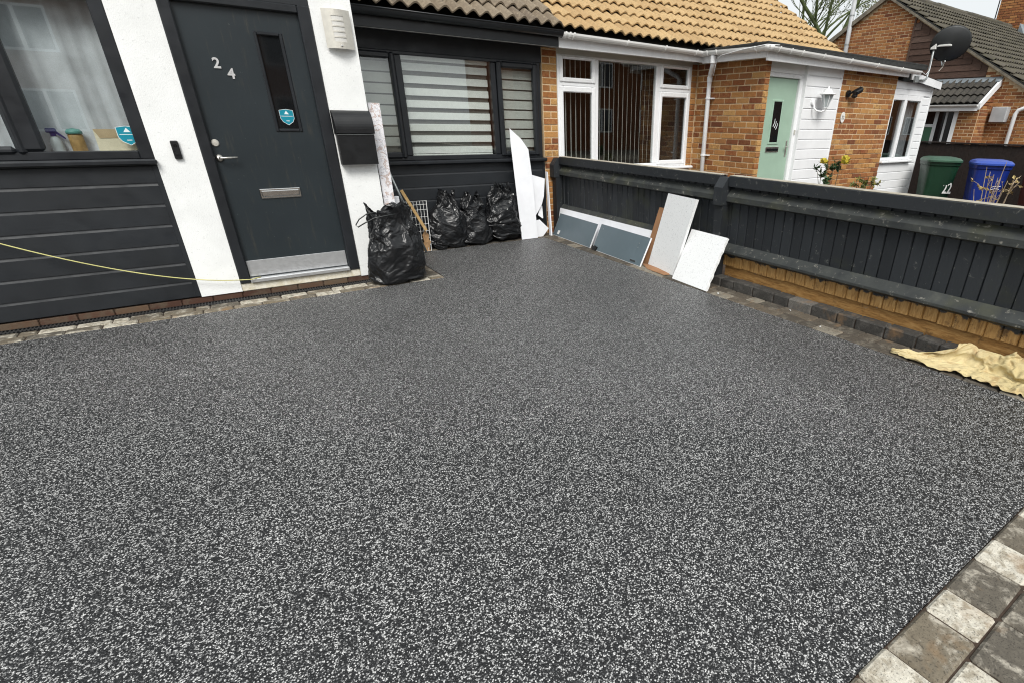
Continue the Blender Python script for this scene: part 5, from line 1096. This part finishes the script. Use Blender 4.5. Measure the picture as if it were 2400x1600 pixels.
# ------------------------------------------------------------------ house at the back
GX = 16.0; APY, APZ = 9.25, 4.64; PB = rad(30.5); tb = math.tan(PB)
hb_ = thing('gabled_house', (20, 8.5, 0), 'brick gabled house with weathered roof, brown timber cladding and grey lean to', 'house')
rk_ = lambda y: APZ - abs(y - APY) * tb
gw_ = mk('wall', B().prism([(4.7, -0.05), (4.7, rk_(4.7) - 0.08), (APY, APZ - 0.08), (13.8, rk_(13.8) - 0.08), (13.8, -0.05)], 'x', GX - 0.004, GX + 0.3).box(GX + 0.3, 27, 4.7, 4.95, 0, 2.0).box(26.7, 27, 4.95, 13.8, 0, 2.0), 'mortar', hb_)
far_b = brickwork('y', GX, 4.9, 13.0, 0.9, 4.7, 0.075, 0.225, lambda u, z: z < rk_(u) - 0.13 and not (6.36 < u < 8.35 and z > 2.45) and not (u > 11.2))
place_bricks(gw_, 'y', GX, far_b, 0.075, 'brick_far', joined=True)
wc = mk('timber_cladding', B().prism([(6.35, 2.45), (8.36, 2.45), (8.36, rk_(8.36) - 0.12), (6.35, rk_(6.35) - 0.12)], 'x', GX - 0.0085, GX + 0.011), 'wood_clad', hb_)
z = 2.46
while z < 4.15:
    y1 = min(8.355, 1e9); yl = 6.355
    if rk_(yl) - 0.14 < z + 0.14: yl = APY - (APZ - 0.14 - z - 0.14) / tb
    if yl < 8.3: mk('cladding_board', B().prism([(GX - 0.030, z), (GX - 0.014, z + 0.145), (GX - 0.009, z + 0.145), (GX - 0.009, z)], 'y', yl, 8.355), 'wood_clad', wc)
    z += 0.142
mk('corner_trim', B().cbox(GX - 0.035, GX, 8.356, 8.40, 2.45, rk_(8.4) - 0.12, 0.003), 'wood_clad', wc)
ro2 = mk('roof', B().prism([(4.45, rk_(4.45)), (APY, APZ), (13.9, rk_(13.9)), (13.9, rk_(13.9) - 0.07), (APY, APZ - 0.075), (4.45, rk_(4.45) - 0.07)], 'x', GX - 0.10, 27.2), 'roof_felt', hb_)
tm = tile_mesh('tile_moss', wdt=0.30, gauge=0.30, roll=0.15, h=0.045, n=8, rise=0.055)
S2 = Vector((0, math.cos(PB), math.sin(PB))); cnt = 0; far = []
for rr in range(18):
    for i in range(37):
        p = Vector((GX - 0.10 + i * 0.30, 4.45, rk_(4.45) + 0.005)) + S2 * (0.302 * rr)
        if rr >= 3 and i < 18 and cnt < 285: inst('roof_tile', tm, p + Vector((0, 0, random.uniform(0, .006))), ro2, rot=(PB, 0, random.uniform(-.005, .005))); cnt += 1
        else: far.append(p)
joined_tiles(ro2, tm, far, (PB, 0, 0))
rdg = meshonly('ridge_tile', B().prism([(0.13 * math.cos(a), 0.10 * math.sin(a)) for a in np.linspace(-0.1, math.pi + 0.1, 9)], 'x', 0.0, 0.44), 'tile_moss') if False else meshonly('ridge_tile', B().add([(x, 0.14 * math.cos(a), 0.105 * math.sin(a)) for x in (0, 0.445) for a in np.linspace(-0.15, math.pi + 0.15, 9)], [(i, i + 1, 9 + i + 1, 9 + i) for i in range(8)] + [tuple(range(9)), tuple(range(17, 8, -1))]), 'tile_moss')
for i in range(25): inst('ridge_tile', rdg, (GX - 0.10 + i * 0.45, APY, APZ + 0.0 + random.uniform(-.006, .008)), ro2)
mk('verge', B().prism([(4.45, rk_(4.45) - 0.03), (APY, APZ - 0.03), (APY, APZ - 0.085), (4.45, rk_(4.45) - 0.08)], 'x', GX - 0.115, GX - 0.06).prism([(13.9, rk_(13.9) - 0.0), (APY, APZ - 0.0), (APY, APZ - 0.12), (13.9, rk_(13.9) - 0.11)], 'x', GX - 0.117, GX - 0.062), 'verge_mortar', hb_)
ch = mk('chimney', B().box(23.95, 25.1, 8.85, 9.70, 3.8, 6.9), 'soot_mortar', ro2)
chb = brickwork('y', 23.95, 8.85, 9.70, 4.0, 6.9, 0.075, 0.225); place_bricks(ch, 'y', 23.95 - 0.0, chb, 0.075, 'brick_far', joined=True) if False else None
cb2 = B()
for u, z_, l in brickwork('y', 0, 8.84, 9.71, 4.0, 6.9, 0.075, 0.225): cb2.cbox(23.935, 23.97, u - l / 2, u + l / 2, z_ - 0.032, z_ + 0.032, 0.004)
for u, z_, l in brickwork('x', 0, 23.94, 25.11, 4.0, 6.9, 0.075, 0.225): cb2.cbox(u - l / 2, u + l / 2, 8.835, 8.87, z_ - 0.032, z_ + 0.032, 0.004)
stuff(mk('chimney_brickwork', cb2, 'brick_far', ro2, fix=False))
mk('flashing', B().prism([(8.60, rk_(8.60) + 0.07), (8.82, rk_(8.82) + 0.30), (8.82, rk_(8.82) + 0.05), (8.5, rk_(8.5) + 0.03)], 'x', 23.7, 25.3), 'lead', ro2)
mk('aerial_cable', B().tube([(23.92, 9.74, 4.6), (23.91, 9.74, 6.8)], 0.02, 6), 'black_plastic', ro2)
mk('vent_pipe', B().tube([(GX - 0.09, 10.20, 1.5), (GX - 0.09, 10.20, 5.4)], 0.060, 14), 'meter_grey', hb_, smooth=True)
for z_ in (3.55, 4.25): mk('pipe_clip', B().tube([(GX - 0.09, 10.20, z_), (GX - 0.09, 10.20, z_ + 0.03)], 0.066, 12), 'galv', hb_)
# lean-to
LX = 15.2; PL = math.atan2(0.55, 0.8)
lw = mk('lean_to_wall', B().box(15.345, GX - 0.005, 6.014, 6.46, 0, 1.93).box(15.345, GX - 0.005, 6.46, 8.2, 0, 0.8), 'mortar', hb_)
place_bricks(lw, 'y', 15.35, brickwork('y', 0, 6.01, 6.46, 0.9, 1.93, 0.075, 0.225), 0.075, 'brick_far', joined=True)
sdb = B()
for u, z_, l in brickwork('x', 0, 15.36, GX - 0.01, 0.9, 2.3, 0.075, 0.225):
    if z_ < 1.93 + (u - LX) * 0.6: sdb.cbox(u - l / 2, u + l / 2, 6.008, 6.03, z_ - 0.032, z_ + 0.032, 0.004)
stuff(mk('side_brickwork', sdb, 'brick_far', lw, fix=False))
lr = mk('lean_to_roof', B().prism([(LX, 1.975), (GX, 2.525), (GX, 2.46), (LX + 0.05, 1.93)], 'y', 6.0, 8.2), 'roof_felt', hb_)
td = tile_mesh('tile_dark', wdt=0.30, gauge=0.30, roll=0.15, h=0.04, n=12)
for rr in range(3):
    for i in range(8):
        inst('roof_tile', td, Vector((LX - 0.03, 6.32 + i * 0.30, 1.97)) + Vector((math.cos(PL), 0, math.sin(PL))) * (0.30 * rr), lr, rot=(PL, 0, -math.pi / 2))
mk('lean_to_flashing', B().prism([(GX - 0.16, 2.475), (GX - 0.01, 2.585), (GX - 0.01, 2.50), (GX - 0.14, 2.44)], 'y', 5.96, 8.2), 'lead', lr)
mk('bargeboard', B().prism([(LX - 0.04, 1.86), (GX, 2.40), (GX, 2.56), (LX - 0.06, 1.99)], 'y', 5.95, 5.998), 'upvc_white', lr)
mk('lean_to_gutter', half_gutter(B(), [(LX - 0.08, 8.2, 1.965), (LX - 0.08, 6.0, 1.965)], 0.045), 'gutter_white', lr, fix=False)
mk('lean_to_fascia', B().cbox(LX - 0.035, LX - 0.012, 6.0, 8.2, 1.83, 1.95, 0.003), 'upvc_white', lr)
lwn = mk('window_frame', B().cbox(15.34, 15.40, 6.462, 6.56, 0.9, 1.88, 0.005).cbox(15.342, 15.40, 6.559, 8.2, 1.82, 1.881, 0.005), 'upvc_white', hb_)
mk('inner_frame', B().cbox(15.352, 15.40, 6.92, 7.0, 0.9, 1.82, 0.005).cbox(15.354, 15.40, 6.70, 6.75, 0.9, 1.82, 0.005).cbox(15.353, 15.40, 7.0, 8.0, 1.47, 1.54, 0.005), 'meter_grey', lwn)
mk('pane', B().box(15.37, 15.374, 6.55, 8.2, 0.9, 1.825), 'pane_dark', lwn)
mk('lower_panel', B().box(15.362, 15.369, 7.0, 8.0, 0.9, 1.47), 'bin_green_lid', lwn)
sw = mk('side_window', B().cbox(15.86, GX, 6.05, 6.10, 1.0, 1.60, 0.005).cbox(15.80, 15.99, 6.04, 6.35, 1.60, 1.63, 0.004), 'upvc_white', hb_)
tf = bars(B(), 0.0, 0.20, 0.0, 0.28, -0.02, 0.02, 0.045, 0.005); Tf = Matrix.Translation((15.80, 6.24, 1.64)) @ Matrix.Rotation(rad(-100), 4, 'Z') @ Matrix.Rotation(rad(14), 4, 'X'); tf.v = [tuple(Tf @ Vector(p)) for p in tf.v]
mk('casement', tf, 'upvc_white', sw)
mk('meter_box', B().cbox(15.80, GX, 5.60, 5.93, 1.60, 1.93, 0.01), 'meter_grey', hb_)
mk('white_pipe', B().tube([(15.9, 5.44, 0.0), (15.9, 5.44, 1.78), (15.9, 5.40, 1.86), (15.9, 5.30, 1.90), (15.9, 4.9, 1.93)], 0.045, 10), 'upvc_white', hb_, smooth=True)

# ------------------------------------------------------------------ tree behind the roofs
def tree(base, height, seed, label, leafm, nleaf_tip=5, lsize=0.09, spread=0.55, levels=5, r0=0.28):
    rr = random.Random(seed); t = thing('bare_tree', base, label, 'tree'); wood = B(); lf = B()
    def grow(p, d, L, r, lev):
        pts = [p]; q = p; dd = d.copy(); n = 4
        for k in range(n):
            dd = (dd + Vector((rr.uniform(-1, 1), rr.uniform(-1, 1), rr.uniform(-.5, .7))) * (0.10 + 0.05 * (levels - lev))).normalized(); q = q + dd * (L / n); pts.append(q)
        rs = [r * (1 - 0.45 * k / n) for k in range(n + 1)]; wood.tube(pts, rs, 7 if lev > 2 else 4, caps=False)
        if lev <= 0:
            for _ in range(nleaf_tip): leaf(lf, pts[rr.randint(1, n)] + Vector((rr.uniform(-.06, .06), rr.uniform(-.06, .06), rr.uniform(-.06, .06))), (rr.uniform(-1, 1), rr.uniform(-1, 1), rr.uniform(-.6, .8)), lsize * rr.uniform(.6, 1.3))
            return
        for k in range(rr.choice([3, 3, 4])):
            pos = pts[rr.choice([2, 3, 4, 4])] if k else pts[-1]
            nd = (dd + Vector((rr.uniform(-1, 1), rr.uniform(-1, 1), rr.uniform(-.25, .75))) * spread * (1.3 if k else 0.5)).normalized()
            grow(pos, nd, L * rr.uniform(0.62, 0.82), r * 0.52 * (1.15 if k == 0 else 0.9), lev - 1)
            if lev == 1:
                for _ in range(2): leaf(lf, pos + Vector((rr.uniform(-.1, .1), rr.uniform(-.1, .1), rr.uniform(-.1, .1))), (rr.uniform(-1, 1), rr.uniform(-1, 1), rr.uniform(-.5, .8)), lsize)
    grow(Vector(base), Vector((0, 0, 1)), height * 0.36, r0, levels)
    mk('trunk', wood, 'bark_ivy', t, smooth=True, fix=False); mk('crown', lf, leafm, t, fix=False)['kind'] = 'stuff'
tree((25.0, 17.0, -0.06), 12.0, 4, 'tall spring tree with thin bare branches rising behind the tan roof', 'leaf_spring', nleaf_tip=6, lsize=0.085, spread=0.8, levels=6, r0=0.24)
tree((33.5, 27.0, -0.06), 13.0, 9, 'second budding tree standing further back behind the brick gable', 'leaf_spring', nleaf_tip=4, lsize=0.10, spread=0.8, levels=6, r0=0.22)

# ------------------------------------------------------------------ house across the road, seen in the window glass
for (x0, x1, dep, lab) in ((-9.0, 6.0, -15.0, 'brick house straight across the road with white windows, mirrored in the door glass'), (14.0, 34.0, -14.0, 'long brick house further along the far side of the road, mirrored in the white window'), (37.0, 62.0, -12.0, 'last brick house along the far side of the road, mirrored in the extension window')):
    op = thing('opposite_house', ((x0 + x1) / 2, dep - 3, 0), lab, 'house')
    mk('wall', B().box(x0, x1, dep - 6, dep, -0.06, 5.0), 'brick_far', op)
    xm = (x0 + x1) / 2
    mk('roof', B().prism([(dep + 0.4, 4.85), (dep - 3, 7.0), (dep - 6.4, 4.85), (dep - 6.4, 5.0), (dep - 3, 7.2), (dep + 0.4, 5.0)], 'x', x0 - 0.3, x1 + 0.3), 'tile_moss', op)
    nw = int((x1 - x0) / 3.6)
    for i in range(nw):
        for z0 in (0.9, 3.2):
            x = x0 + 1.2 + i * 3.6
            wf = mk('window_frame', bars(B(), x, x + 1.5, z0, z0 + 1.25, dep, dep + 0.07, 0.07), 'upvc_white', op)
            mk('bar', B().cbox(x + 0.70, x + 0.80, dep + 0.002, dep + 0.06, z0 + 0.07, z0 + 1.18, 0.004), 'upvc_white', wf); mk('pane', B().box(x + 0.06, x + 1.44, dep + 0.001, dep + 0.015, z0 + 0.06, z0 + 1.19), 'pane_dark', wf)
